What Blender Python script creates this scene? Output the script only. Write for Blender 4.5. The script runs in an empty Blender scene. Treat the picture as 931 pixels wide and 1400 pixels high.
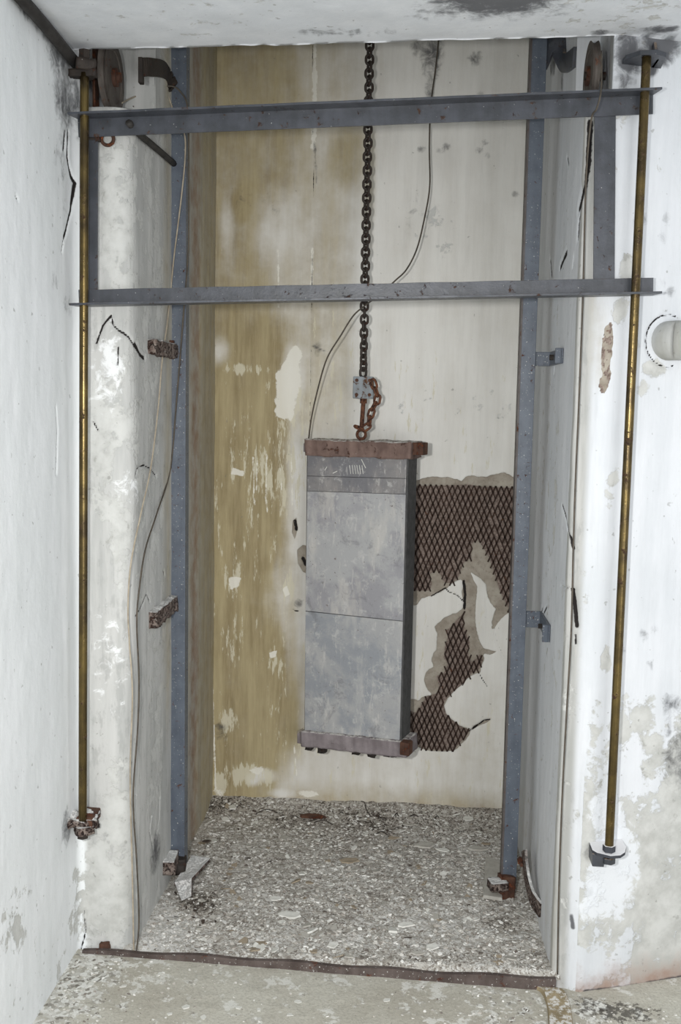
import bpy, math, random
import numpy as np
from mathutils import Vector, Matrix

# ------------------------------------------------------------------ camera, world, light, exposure
SC = bpy.context.scene
COL = SC.collection
F, YAW, PIT, ROLL, CAM = 1450.0, .0686, .1056, .018, Vector((0, -2.962, 1.7))
fw = Vector((-math.sin(YAW)*math.cos(PIT), math.cos(YAW)*math.cos(PIT), -math.sin(PIT)))
r0 = Vector((math.cos(YAW), math.sin(YAW), 0)); u0 = r0.cross(fw)
rt = math.cos(ROLL)*r0 + math.sin(ROLL)*u0; up = -math.sin(ROLL)*r0 + math.cos(ROLL)*u0
cd = bpy.data.cameras.new('camera'); cam = bpy.data.objects.new('camera', cd); COL.objects.link(cam)
cd.sensor_fit = 'VERTICAL'; cd.sensor_height = 36; cd.lens = F/1400*36; cd.clip_start = .05
cam.matrix_world = Matrix(((rt.x, up.x, -fw.x, CAM.x), (rt.y, up.y, -fw.y, CAM.y), (rt.z, up.z, -fw.z, CAM.z), (0, 0, 0, 1)))
SC.camera = cam
SC.view_settings.view_transform = 'Standard'; SC.view_settings.look = 'None'
SC.view_settings.gamma = 1; SC.view_settings.use_curve_mapping = False
SC.view_settings.exposure = -.08
w = bpy.data.worlds.new('world'); SC.world = w; w.use_nodes = True
w.node_tree.nodes['Background'].inputs[0].default_value = (.97, .985, 1, 1)
w.node_tree.nodes['Background'].inputs[1].default_value = .85
def spot(name, loc, aim, power, ang, blend, rad, colr=(1, .985, .96)):
    l = bpy.data.lights.new(name, 'SPOT'); l.energy = power; l.spot_size = math.radians(ang); l.spot_blend = blend
    l.shadow_soft_size = rad; l.color = colr
    o = bpy.data.objects.new(name, l); COL.objects.link(o); o.location = loc
    o.rotation_euler = (Vector(aim)-Vector(loc)).to_track_quat('-Z', 'Y').to_euler(); return o
spot('camera_flash', (-.27, -2.93, 1.74), (-.05, 0, .8), 245, 98, 1.0, .04)
al_ = bpy.data.lights.new('fill_light', 'AREA'); al_.energy = 60; al_.shape = 'RECTANGLE'; al_.size = 1.8; al_.size_y = 1.8  # added fill behind the camera to brighten the left walls
alo = bpy.data.objects.new('fill_light', al_); COL.objects.link(alo); alo.location = (1.5, -4.4, 1.3)
alo.rotation_euler = (Vector((-.9, 0, 1.5))-alo.location).to_track_quat('-Z', 'Y').to_euler()

# ------------------------------------------------------------------ helpers
def lin(c): c = c/255; return c/12.92 if c <= .04045 else ((c+.055)/1.055)**2.4
def C3(r, g, b): return (lin(r), lin(g), lin(b), 1)
def ray(x, y): return fw + rt*((x-465.5)/F) - up*((y-700)/F)
def at(x, y, Y=None, X=None, Z=None):
    d = ray(x, y)
    t = (Y-CAM.y)/d.y if Y is not None else (X-CAM.x)/d.x if X is not None else (Z-CAM.z)/d.z
    return CAM + d*t
rng = random.Random(7)

def tag(o, label=None, cat=None, group=None, kind=None):
    if label: o['label'] = label
    if cat: o['category'] = cat
    if group: o['group'] = group
    if kind: o['kind'] = kind
    return o
def empty(name, loc=(0, 0, 0), rz=0):
    o = bpy.data.objects.new(name, None); COL.objects.link(o); o.location = loc; o.rotation_euler = (0, 0, rz)
    o.empty_display_size = .05; return o

class MB:
    def __init__(s): s.v = []; s.f = []
    def add(s, vs, fs):
        k = len(s.v); s.v += [tuple(v) for v in vs]; s.f += [tuple(i+k for i in f) for f in fs]; return s
    def box(s, x0, x1, y0, y1, z0, z1, M=None):
        vs = [Vector(p) for p in ((x0,y0,z0),(x1,y0,z0),(x1,y1,z0),(x0,y1,z0),(x0,y0,z1),(x1,y0,z1),(x1,y1,z1),(x0,y1,z1))]
        if M: vs = [M @ v for v in vs]
        return s.add(vs, [(0,3,2,1),(4,5,6,7),(0,1,5,4),(1,2,6,5),(2,3,7,6),(3,0,4,7)])
    def bar(s, a, b, w, h, side=Vector((0, 1, 0))):       # rectangular bar a->b, w across, h along side
        a, b = Vector(a), Vector(b); d = (b-a).normalized(); n = (side-d*side.dot(d)).normalized(); q = d.cross(n)
        vs = [p + q*(sx*w/2) + n*(sy*h/2) for p in (a, b) for sx, sy in ((-1,-1),(1,-1),(1,1),(-1,1))]
        return s.add(vs, [(0,1,2,3),(7,6,5,4),(0,4,5,1),(1,5,6,2),(2,6,7,3),(3,7,4,0)])
    def tube(s, pts, r, n=8, closed=False, cap=True):
        pts = [Vector(p) for p in pts]; m = len(pts); rings = []; ref = None
        for i, p in enumerate(pts):
            d = (pts[(i+1) % m]-pts[i-1]) if closed else (pts[min(i+1, m-1)]-pts[max(i-1, 0)])
            d.normalize()
            if ref is None: ref = d.orthogonal().normalized()
            ref = (ref-d*ref.dot(d)).normalized(); q = d.cross(ref); rr = r[i] if isinstance(r, (list, tuple)) else r
            rings.append([p+ref*math.cos(2*math.pi*k/n)*rr+q*math.sin(2*math.pi*k/n)*rr for k in range(n)])
        fs = []
        for i in range(m if closed else m-1):
            j = (i+1) % m
            for k in range(n): fs.append((i*n+k, i*n+(k+1) % n, j*n+(k+1) % n, j*n+k))
        if cap and not closed: fs += [tuple(range(n-1, -1, -1)), tuple((m-1)*n+k for k in range(n))]
        return s.add([v for g in rings for v in g], fs)
    def prism(s, poly, O, U, V, W):                        # polygon in plane (U,V) at O extruded by W
        O, U, V, W = map(Vector, (O, U, V, W)); n = len(poly)
        a = [O+U*x+V*y for x, y in poly]; b = [p+W for p in a]
        return s.add(a+b, [tuple(range(n-1, -1, -1)), tuple(range(n, 2*n))]+[(i, (i+1) % n, n+(i+1) % n, n+i) for i in range(n)])
    def lathe(s, prof, O, ax, n=32):                        # prof (radius, along)
        ax = Vector(ax).normalized(); e = ax.orthogonal().normalized(); g = ax.cross(e); O = Vector(O); m = len(prof)
        vs = [O+ax*h+(e*math.cos(2*math.pi*k/n)+g*math.sin(2*math.pi*k/n))*r for r, h in prof for k in range(n)]
        fs = [(i*n+k, i*n+(k+1) % n, (i+1)*n+(k+1) % n, (i+1)*n+k) for i in range(m-1) for k in range(n)]
        fs += [tuple(range(n-1, -1, -1)), tuple((m-1)*n+k for k in range(n))]
        return s.add(vs, fs)
    def build(s, name, mat, parent=None, smooth=False, bevel=0, loc=None):
        me = bpy.data.meshes.new(name); me.from_pydata(s.v, [], s.f); me.update()
        me.materials.append(mat)
        if smooth: me.shade_smooth(); 
        if smooth == 'auto': me.set_sharp_from_angle(angle=math.radians(40))
        o = bpy.data.objects.new(name, me); COL.objects.link(o)
        if parent: o.parent = parent
        if loc is not None: o.location = loc
        if bevel:
            b = o.modifiers.new('bevel', 'BEVEL'); b.width = bevel; b.segments = 2; b.limit_method = 'ANGLE'
        return o
def spline(pts, k=8):
    pts = [Vector(p) for p in pts]; out = []
    for i in range(len(pts)-1):
        p0, p1, p2, p3 = pts[max(i-1, 0)], pts[i], pts[i+1], pts[min(i+2, len(pts)-1)]
        for j in range(k):
            t = j/k
            out.append(.5*((2*p1)+(p2-p0)*t+(2*p0-5*p1+4*p2-p3)*t*t+(3*p1-p0-3*p2+p3)*t**3))
    return out+[pts[-1]]

# numpy value noise
def vnoise(x, y, seed=0):
    xi = np.floor(x).astype(np.int64); yi = np.floor(y).astype(np.int64); fx = x-xi; fy = y-yi
    fx = fx*fx*(3-2*fx); fy = fy*fy*(3-2*fy)
    def h(a, b):
        n = (a*374761393+b*668265263+seed*974634777) & 0xffffffff
        n = ((n ^ (n >> 13))*1274126177) & 0xffffffff
        return ((n ^ (n >> 16)) & 0xffff)/65535.0
    return (h(xi, yi)*(1-fx)+h(xi+1, yi)*fx)*(1-fy)+(h(xi, yi+1)*(1-fx)+h(xi+1, yi+1)*fx)*fy
def fbm(x, y, o=4, seed=0):
    s = 0; a = .5; t = 0
    for i in range(o): s = s+a*vnoise(x*2**i, y*2**i, seed+i*17); t += a; a *= .5
    return s/t
def sstep(a, b, x): t = np.clip((x-a)/(b-a), 0, 1); return t*t*(3-2*t)

def rough_box(L, W, H, res=.006, amp=.003, seed=0, wav=40):
    """a crusty box L x W x H centred on the origin, surface eaten by rust"""
    import bmesh
    bm = bmesh.new(); bmesh.ops.create_cube(bm, size=1)
    bmesh.ops.scale(bm, vec=(L, W, H), verts=bm.verts)
    for _ in range(10):
        es = [e for e in bm.edges if e.calc_length() > res*1.6]
        if not es: break
        bmesh.ops.subdivide_edges(bm, edges=es, cuts=1, use_grid_fill=True)
    co = np.array([v.co for v in bm.verts]); bm.normal_update()
    no = np.array([v.normal for v in bm.verts])
    n = (fbm(co[:, 0]*wav+co[:, 1]*wav*.7, co[:, 2]*wav+co[:, 1]*wav*.6, 3, seed)-.5)*2
    co = co+no*(n*amp)[:, None]
    for v, c in zip(bm.verts, co): v.co = c
    fs = [[v.index for v in f.verts] for f in bm.faces]
    bm.verts.index_update(); fs = [[v.index for v in f.verts] for f in bm.faces]
    vs = [tuple(v.co) for v in bm.verts]; bm.free(); return vs, fs

# ------------------------------------------------------------------ material helper
class NT:
    def __init__(s, name):
        s.m = bpy.data.materials.new(name); s.m.use_nodes = True; s.t = s.m.node_tree; s.n = s.t.nodes
        s.b = s.n['Principled BSDF']; s.obj = s.n.new('ShaderNodeTexCoord').outputs['Object']
    def L(s, a, b): s.t.links.new(a, b)
    def put(s, inp, v):
        if hasattr(v, 'links') or isinstance(v, bpy.types.NodeSocket): s.L(v, inp)
        else: inp.default_value = v
    def scale(s, v, vec=None):
        n = s.n.new('ShaderNodeVectorMath'); n.operation = 'MULTIPLY'; s.L(vec or s.obj, n.inputs[0]); n.inputs[1].default_value = v; return n.outputs[0]
    def noise(s, sc=5, det=4, ro=.55, vec=None, dist=0, colr=False):
        n = s.n.new('ShaderNodeTexNoise'); n.inputs['Scale'].default_value = sc; n.inputs['Detail'].default_value = det
        n.inputs['Roughness'].default_value = ro; n.inputs['Distortion'].default_value = dist; s.L(vec or s.obj, n.inputs['Vector'])
        return n.outputs['Color' if colr else 'Fac']
    def voro(s, sc, vec=None, feat='F1', out='Distance', rand=1):
        n = s.n.new('ShaderNodeTexVoronoi'); n.inputs['Scale'].default_value = sc; n.feature = feat; n.inputs['Randomness'].default_value = rand
        s.L(vec or s.obj, n.inputs['Vector']); return n.outputs[out]
    def math(s, op, a, b=0, c=None):
        n = s.n.new('ShaderNodeMath'); n.operation = op; s.put(n.inputs[0], a); s.put(n.inputs[1], b)
        if c is not None: s.put(n.inputs[2], c)
        return n.outputs[0]
    def mr(s, v, a, b, c=0, d=1, smooth=True):
        n = s.n.new('ShaderNodeMapRange'); n.interpolation_type = 'SMOOTHSTEP' if smooth else 'LINEAR'
        s.put(n.inputs[0], v); n.inputs[1].default_value = a; n.inputs[2].default_value = b; n.inputs[3].default_value = c; n.inputs[4].default_value = d
        return n.outputs[0]
    def mix(s, f, a, b, mode='MIX'):
        n = s.n.new('ShaderNodeMix'); n.data_type = 'RGBA'; n.blend_type = mode; s.put(n.inputs[0], f); s.put(n.inputs[6], a); s.put(n.inputs[7], b); return n.outputs[2]
    def ramp(s, f, stops, interp='LINEAR'):
        n = s.n.new('ShaderNodeValToRGB'); s.put(n.inputs[0], f); e = n.color_ramp.elements; n.color_ramp.interpolation = interp
        while len(e) < len(stops): e.new(.5)
        for q, (p, c) in zip(e, stops): q.position = p; q.color = c
        return n.outputs[0]
    def attr(s, name):
        n = s.n.new('ShaderNodeAttribute'); n.attribute_name = name; k = s.n.new('ShaderNodeSeparateColor'); s.L(n.outputs['Color'], k.inputs[0])
        return k.outputs[0], k.outputs[1], k.outputs[2]
    def nz(s):
        g = s.n.new('ShaderNodeNewGeometry'); k = s.n.new('ShaderNodeSeparateXYZ'); s.L(g.outputs['Normal'], k.inputs[0]); return k.outputs[2]
    def add(s, *a):
        r = a[0]
        for q in a[1:]: r = s.math('ADD', r, q)
        return r
    def thr(s, m, n, k, e=.04, c=.5):                       # ragged threshold of a mask
        return s.mr(s.math('MULTIPLY_ADD', s.math('SUBTRACT', n, .5), k, m), c-e, c+e)
    def done(s, colr, rough=.85, metal=0, bump=None, bd=.002, bs=1, spec=.3):
        s.put(s.b.inputs['Base Color'], colr); s.put(s.b.inputs['Roughness'], rough); s.put(s.b.inputs['Metallic'], metal)
        s.b.inputs['Specular IOR Level'].default_value = spec
        if bump is not None:
            n = s.n.new('ShaderNodeBump'); n.inputs['Strength'].default_value = bs; n.inputs['Distance'].default_value = bd
            s.L(bump, n.inputs['Height']); s.L(n.outputs[0], s.b.inputs['Normal'])
        return s.m

def plaster(name, w1, w2, streak=.5, wcol=(234, 236, 237), ochre=((134, 119, 84), (162, 149, 114)), yellow=0):
    """lime-washed plaster. attributes ma: ochre stain, peeled grey, dark; mb: crack, lost top coat, extra white"""
    t = NT(name); oc, pe, dk = t.attr('ma'); ck, ha, wh = t.attr('mb')
    lm_, sc0, rs = t.attr('mc')
    big = t.noise(2.2, 5, .6); st = t.noise(1, 6, .6, t.scale((16, 16, 1.6))); st2 = t.noise(1, 5, .7, t.scale((60, 60, 5)))
    fine = t.noise(70, 4, .7); mid = t.noise(14, 6, .65); mid2 = t.noise(26, 5, .7, dist=.6)
    base = t.mix(t.mr(t.add(t.math('MULTIPLY', big, .5), t.math('MULTIPLY', st, .5)), .35, .65), w1, w2)
    base = t.mix(t.math('MULTIPLY', t.mr(st2, .45, .75), .10*streak*2), base, C3(150, 152, 152))
    gw = t.attr('md')[0]
    base = t.mix(gw, base, t.mix(t.mr(st, .38, .62), C3(170, 171, 168), C3(192, 192, 189)))  # grey wash on the opening faces, darkened in colour to offset the near flash
    gs = t.mr(t.math('MULTIPLY_ADD', t.noise(1, 6, .7, t.scale((38, 38, 7))), .6, t.math('MULTIPLY', mid, .4)), .52, .6, 0, .55)
    base = t.mix(t.math('MULTIPLY', gs, gw), base, C3(158, 159, 157))
    # peeled grey under-layer
    gry = t.mix(t.mr(mid, .3, .7), C3(176, 177, 173), C3(202, 203, 200))
    gry = t.mix(t.mr(mid2, .6, .72, 0, .4), gry, C3(120, 118, 112))
    fpe = t.thr(pe, t.math('MULTIPLY_ADD', mid, .65, t.math('MULTIPLY', mid2, .35)), 2.3, .07)
    c = t.mix(fpe, base, gry)
    # ochre damp stain
    oo = t.mix(t.mr(t.add(t.math('MULTIPLY', st, .6), t.math('MULTIPLY', big, .4)), .38, .62), C3(*ochre[0]), C3(*ochre[1]))
    oo = t.mix(t.mr(st2, .35, .7, 0, .35), oo, C3(196, 182, 145))
    fo = t.mr(t.math('MULTIPLY_ADD', t.math('SUBTRACT', t.math('MULTIPLY_ADD', st, .5, t.math('MULTIPLY', mid, .5)), .5), .9, oc), .02, .95, 0, .96)
    fo = t.math('MULTIPLY', fo, t.mr(oc, 0, .12))
    c = t.mix(fo, c, oo)
    # scraped white flecks in the stain (long vertical drips)
    sf = t.thr(sc0, t.noise(1, 5, .75, t.scale((42, 42, 7))), 2.2, .08, .62)
    c = t.mix(t.math('MULTIPLY', sf, .8), c, C3(208, 203, 182))
    c = t.mix(t.mr(t.math('MULTIPLY_ADD', t.math('SUBTRACT', mid, .5), .8, rs), .3, .9, 0, .75), c, C3(138, 98, 74))      # reddish brown damp, and the painted shadow strip behind the left post
    fw_ = t.thr(wh, mid2, 1.7, .14)
    c = t.mix(t.math('MULTIPLY', fw_, .85), c, C3(*wcol))
    # top coat gone: rough undercoat
    hn = t.thr(ha, t.noise(40, 4, .6), .16, .015)
    sub = t.mix(t.mr(mid, .3, .7), C3(143, 134, 122), C3(172, 165, 153))
    sub = t.mix(t.mr(fine, .5, .75, 0, .5), sub, C3(112, 100, 90))
    c = t.mix(hn, c, sub)
    key = t.mix(t.mr(t.noise(120, 4, .7), .35, .65), C3(104, 90, 83), C3(152, 138, 129)); key = t.mix(t.mr(mid2, .62, .74, 0, .7), key, C3(112, 72, 50))
    c = t.mix(t.mr(lm_, .3, .7), c, key)
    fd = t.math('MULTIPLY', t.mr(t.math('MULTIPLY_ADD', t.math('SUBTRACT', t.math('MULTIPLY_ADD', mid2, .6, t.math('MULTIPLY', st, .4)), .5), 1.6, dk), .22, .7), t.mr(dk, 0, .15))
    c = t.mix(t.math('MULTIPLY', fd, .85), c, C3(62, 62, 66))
    fc = t.thr(ck, t.noise(90, 3, .6), .5, .1, .55)
    c = t.mix(fc, c, C3(40, 37, 36))
    # small dirt specks and pits
    sp = t.mr(t.noise(45, 2, .5), .70, .76); c = t.mix(t.math('MULTIPLY', sp, .45), c, C3(120, 118, 112))
    h = t.add(t.math('MULTIPLY', mid, .5), t.math('MULTIPLY', fine, .25), t.math('MULTIPLY', st, .5), t.math('MULTIPLY', fpe, -.5), t.math('MULTIPLY', fc, -1.5), t.math('MULTIPLY', hn, -1))
    return t.done(c, .9, 0, h, .0028, .8, .15)

def paint(name, c1, c2, rust=(96, 56, 34), ramt=.3, speck=.2, dust=0, rough=.5, metal=0, sc=18, bump=.0006, dustc=(205, 203, 198)):
    t = NT(name)
    n1 = t.noise(sc, 5, .6); n2 = t.noise(sc*2.4, 6, .7, dist=.4); n3 = t.noise(160, 2, .5); n4 = t.noise(1, 4, .6, t.scale((30, 30, 3)))
    c = t.mix(t.mr(t.add(t.math('MULTIPLY', n1, .6), t.math('MULTIPLY', n4, .4)), .35, .65), C3(*c1), C3(*c2))
    fr = t.mr(n2, .72-.4*ramt, .80-.4*ramt)
    rc = t.mix(t.mr(t.noise(90, 4, .7), .35, .65), C3(*rust), C3(rust[0]*.55, rust[1]*.5, rust[2]*.55))
    c = t.mix(fr, c, rc)
    c = t.mix(t.mr(n3, .80-.25*speck, .84-.25*speck, 0, .75), c, C3(196, 196, 192))
    if dust:
        fd = t.math('MULTIPLY', t.mr(t.nz(), .35, .85), t.mr(t.noise(55, 5, .7), .55-.35*dust, .65-.3*dust))
        c = t.mix(fd, c, C3(*dustc))
    h = t.add(n2, t.math('MULTIPLY', n3, .3), t.math('MULTIPLY', fr, .6))
    ro = t.mr(fr, 0, 1, rough, .9)
    return t.done(c, ro, metal if not metal else t.mr(fr, 0, 1, metal, 0), h, bump, 1, .4)

def rubble(name, cols, sc=70, pos=(0, .18, .4, .62, .8)):
    t = NT(name); w_ = t.mix(.03, t.obj, t.noise(20, 3, .6, colr=True))
    v = t.voro(sc, vec=w_, out='Color'); k = t.n.new('ShaderNodeSeparateColor'); t.L(v, k.inputs[0])
    v2 = t.voro(sc*2.7, vec=w_, out='Color'); k2 = t.n.new('ShaderNodeSeparateColor'); t.L(v2, k2.inputs[0])
    sel = t.mr(t.noise(sc*.6, 3, .6), .42, .5)
    val = t.mix(sel, k.outputs[0], k2.outputs[1])
    dk, _, wh = t.attr('ma')
    big = t.noise(5, 4, .6)
    x = t.add(t.math('MULTIPLY', val, .72), t.math('MULTIPLY', big, .45), t.math('MULTIPLY', dk, -.45), t.math('MULTIPLY', wh, .35))
    x = t.math('SUBTRACT', x, .10)
    c = t.ramp(x, [(p, C3(*q)) for p, q in zip(pos, cols)])
    fine = t.noise(260, 3, .7)
    c = t.mix(t.mr(fine, .35, .65, .25, 0), c, C3(95, 90, 84))
    h = t.add(val, t.math('MULTIPLY', fine, .4))
    return t.done(c, .92, 0, h, .004, 1, .1)

def flat_mat(name, a, b, sc=40, rough=.85, bd=.0008, metal=0):
    t = NT(name); n = t.noise(sc, 5, .65); return t.done(t.mix(t.mr(n, .3, .7), C3(*a), C3(*b)), rough, metal, n, bd, 1, .25)

M = {}
M['wall_l'] = plaster('limewash_left', C3(238, 241, 243), C3(228, 232, 233), streak=.25)
M['wall_r'] = plaster('limewash_right', C3(218, 221, 225), C3(204, 208, 212), wcol=(224, 228, 233))
M['wall_b'] = plaster('plaster_shaft_back', C3(228, 227, 222), C3(214, 212, 206), wcol=(228, 226, 216))
M['ceil'] = plaster('limewash_ceiling', C3(232, 235, 238), C3(220, 224, 228), streak=.2)
M['post'] = paint('blue_grey_paint', (92, 100, 111), (76, 83, 94), ramt=.3, speck=.55, rough=.42)
M['gate'] = paint('dark_blue_grey_paint', (72, 75, 82), (54, 57, 62), rust=(80, 58, 44), ramt=.3, speck=.22, rough=.38, dust=.35, dustc=(150, 130, 110))
M['brass'] = paint('brown_varnished_metal', (112, 96, 58), (64, 54, 38), rust=(70, 48, 30), ramt=.34, speck=.12, rough=.26, metal=.75, sc=14)
M['rust'] = paint('brown_rust', (96, 66, 50), (62, 42, 34), rust=(120, 66, 36), ramt=.5, speck=.18, rough=.85, bump=.002)
M['crust'] = paint('flaking_rust', (142, 130, 122), (84, 66, 60), rust=(58, 38, 30), ramt=.6, speck=.45, dust=.9, rough=.9, bump=.004, dustc=(228, 228, 226), sc=40)
M['darkrust'] = paint('dark_rust', (52, 44, 38), (36, 31, 28), rust=(80, 50, 34), ramt=.35, speck=.05, rough=.7, bump=.001)
M['chain'] = paint('chain_iron', (58, 50, 44), (40, 35, 32), rust=(88, 58, 38), ramt=.4, speck=.03, rough=.6, sc=30)
M['chainrust'] = paint('rusty_chain_iron', (112, 70, 46), (78, 50, 38), rust=(66, 40, 30), ramt=.5, speck=.1, rough=.8, sc=40)
M['block'] = paint('grey_coupling_paint', (136, 144, 150), (116, 120, 122), rust=(104, 72, 48), ramt=.5, speck=.1, rough=.6, sc=16)
M['beam'] = paint('red_brown_rusty_beam', (124, 104, 96), (96, 78, 72), rust=(88, 56, 40), ramt=.35, speck=.2, dust=.4, rough=.85, bump=.002, sc=14)
M['beam2'] = paint('grey_purple_beam', (142, 134, 136), (112, 104, 106), rust=(92, 66, 54), ramt=.22, speck=.2, dust=.3, rough=.85, bump=.002, sc=14)
def lead(name, a, b, pale, seed):
    t = NT(name); o = t.scale((1, 1, 1)); q = t.n.new('ShaderNodeVectorMath'); q.operation = 'ADD'; t.L(o, q.inputs[0]); q.inputs[1].default_value = (seed, seed*.7, 0); v = q.outputs[0]
    n1 = t.noise(5, 6, .65, v, .4); n2 = t.noise(1, 5, .65, t.scale((14, 14, 4), v)); n3 = t.noise(120, 3, .6, v); n4 = t.noise(26, 6, .75, v)
    c = t.mix(t.mr(n1, .42, .58), C3(*a), C3(*b))
    c = t.mix(t.mr(n2, .48, .66, 0, .5), c, C3(*pale))
    c = t.mix(t.mr(n4, .55, .66, 0, .6), c, C3(188, 188, 186))
    c = t.mix(t.mr(t.noise(60, 4, .7, v), .63, .70, 0, .75), c, C3(92, 76, 66)); c = t.mix(t.mr(t.noise(1, 5, .75, t.scale((50, 50, 12), v)), .55, .66, 0, .5), c, C3(196, 194, 190)); c = t.mix(t.mr(t.noise(9, 6, .75, v, .8), .54, .66, 0, .45), c, C3(104, 104, 108))
    c = t.mix(t.mr(n3, .68, .74, 0, .55), c, C3(80, 80, 82))
    c = t.mix(t.mr(t.noise(4, 3, .6, v, 0), .66, .74, 0, .4), c, C3(140, 118, 92))
    return t.done(c, .6, .0, t.add(n4, t.math('MULTIPLY', n3, .4)), .0012, 1, .35)
M['lead_a'] = lead('grey_lead_upper', (130, 128, 128), (112, 112, 116), (160, 156, 152), 1)
M['lead_b'] = lead('grey_lead_main', (164, 165, 166), (146, 146, 150), (196, 193, 186), 5)
M['lead_c'] = lead('grey_lead_lower', (142, 146, 151), (160, 161, 162), (184, 183, 180), 9)
M['sidep'] = flat_mat('dark_side_strip', (66, 66, 66), (84, 84, 84), rough=.7)
M['wire'] = flat_mat('dark_cable', (92, 84, 74), (70, 66, 60), rough=.6)
M['wire_l'] = flat_mat('pale_cable', (176, 166, 148), (146, 136, 120), rough=.7)
M['pipe'] = flat_mat('black_conduit', (44, 42, 40), (62, 60, 58), 30, .7)
M['wheel'] = paint('dark_wheel', (92, 86, 80), (68, 62, 58), rust=(110, 78, 60), ramt=.35, speck=.15, rough=.7)
M['lath'] = paint('rusty_lath', (66, 50, 42), (48, 36, 30), rust=(110, 66, 40), ramt=.25, speck=0, rough=.85, sc=12)
M['strap'] = paint('dusty_strap', (156, 142, 114), (126, 114, 90), rust=(90, 66, 44), ramt=.25, speck=.4, dust=.25, rough=.8)
M['sill'] = paint('rusty_sill', (98, 88, 84), (70, 60, 56), rust=(104, 66, 48), ramt=.35, speck=.5, rough=.8, bump=.001, sc=12)
M['chip'] = flat_mat('plaster_flake_white', (226, 226, 220), (204, 203, 196), 30, .9, .001)
M['chip2'] = flat_mat('plaster_flake_grey', (186, 184, 176), (164, 160, 152), 30, .9, .001)
M['chip3'] = flat_mat('plaster_flake_tan', (168, 156, 136), (140, 128, 112), 30, .9, .001)
M['bark'] = flat_mat('dark_scale', (58, 50, 46), (84, 74, 66), 40, .9, .001)
M['stub'] = plaster('painted_pipe', C3(186, 188, 188), C3(160, 160, 154))
M['debris'] = rubble('fine_rubble', [(84, 78, 72), (146, 139, 131), (182, 177, 168), (204, 201, 194), (226, 225, 221)], 70)

def floor_mat():
    t = NT('dusty_concrete'); dk, fl, rs = t.attr('ma')
    big = t.noise(3, 5, .6); m_ = t.noise(22, 5, .7); f_ = t.noise(120, 4, .7)
    c = t.mix(t.mr(big, .35, .65), C3(194, 192, 181), C3(178, 174, 162))
    c = t.mix(t.mr(f_, .4, .7, 0, .4), c, C3(134, 130, 120))
    v = t.voro(95, out='Color'); k = t.n.new('ShaderNodeSeparateColor'); t.L(v, k.inputs[0])
    gr = t.ramp(k.outputs[0], [(0, C3(120, 116, 108)), (.3, C3(178, 176, 168)), (.8, C3(218, 218, 213))])
    c = t.mix(t.thr(fl, m_, 1.6, .08), c, gr)
    c = t.mix(t.mr(t.noise(13, 6, .7), .565, .61, 0, .8), c, C3(216, 216, 210))
    c = t.mix(t.math('MULTIPLY', t.thr(dk, t.noise(50, 4, .7), 1.6, .1), .8), c, C3(70, 66, 62))
    c = t.mix(t.mr(t.noise(110, 2, .5), .72, .76, 0, .7), c, C3(84, 80, 74))
    return t.done(c, .93, 0, t.add(m_, f_), .0018, 1, .1)
M['floor'] = floor_mat()

# ------------------------------------------------------------------ surfaces with marks
class Masks:
    def __init__(s, A, Z, px):
        s.A, s.Z, s.px = A, Z, px; s.ch = {k: np.zeros(A.shape) for k in 'odpcwhsrg'}; s.ch['x'] = np.zeros(A.shape)
    def P(s, pts): return [s.px(x, y) for x, y in pts]
    def mx(s, c, v): s.ch[c] = np.maximum(s.ch[c], v)
    def blob(s, c, x, y, ra, rz, k=1, soft=2):
        a, z = s.px(x, y); d = np.sqrt(((s.A-a)/ra)**2+((s.Z-z)/rz)**2); s.mx(c, k*np.clip(1-d**soft/2, 0, 1))
    def cut(s, c, x, y, ra, rz, k=1):
        a, z = s.px(x, y); d = np.sqrt(((s.A-a)/ra)**2+((s.Z-z)/rz)**2); s.ch[c] = s.ch[c]*(1-k*np.clip(1.3-d, 0, 1))
    def segd(s, P, closed):
        d = np.full(s.A.shape, 9.0)
        n = len(P)
        for i in range(n if closed else n-1):
            (ax, ay), (bx, by) = P[i], P[(i+1) % n]; ux, uy = bx-ax, by-ay; q = ux*ux+uy*uy+1e-12
            t = np.clip(((s.A-ax)*ux+(s.Z-ay)*uy)/q, 0, 1); d = np.minimum(d, np.hypot(s.A-ax-t*ux, s.Z-ay-t*uy))
        return d
    def sdf(s, pts):
        P = s.P(pts); d = s.segd(P, True); ins = np.zeros(s.A.shape, bool); n = len(P)
        for i in range(n):
            (ax, ay), (bx, by) = P[i], P[(i+1) % n]
            if ay == by: continue
            cnd = ((ay > s.Z) != (by > s.Z)) & (s.A < (bx-ax)*(s.Z-ay)/(by-ay)+ax); ins ^= cnd
        return np.where(ins, d, -d)
    def poly(s, c, pts, fe=.02, k=1): s.mx(c, k*np.clip(.5+s.sdf(pts)/(2*fe), 0, 1))
    def line(s, c, pts, w=.006, k=1): s.mx(c, k*np.clip(1-s.segd(s.P(pts), False)/(max(w*1.25, .0062) if c == 'c' else w), 0, 1))
    def store(s, me):
        for nm, ks in (('ma', 'opd'), ('mb', 'chw'), ('mc', 'xsr'), ('md', 'ggg')):
            a = me.color_attributes.new(nm, 'FLOAT_COLOR', 'POINT'); d = np.ones((s.A.size, 4), np.float32)
            for i, k in enumerate(ks): d[:, i] = s.ch[k].ravel()
            a.data.foreach_set('color', d.ravel())

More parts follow.
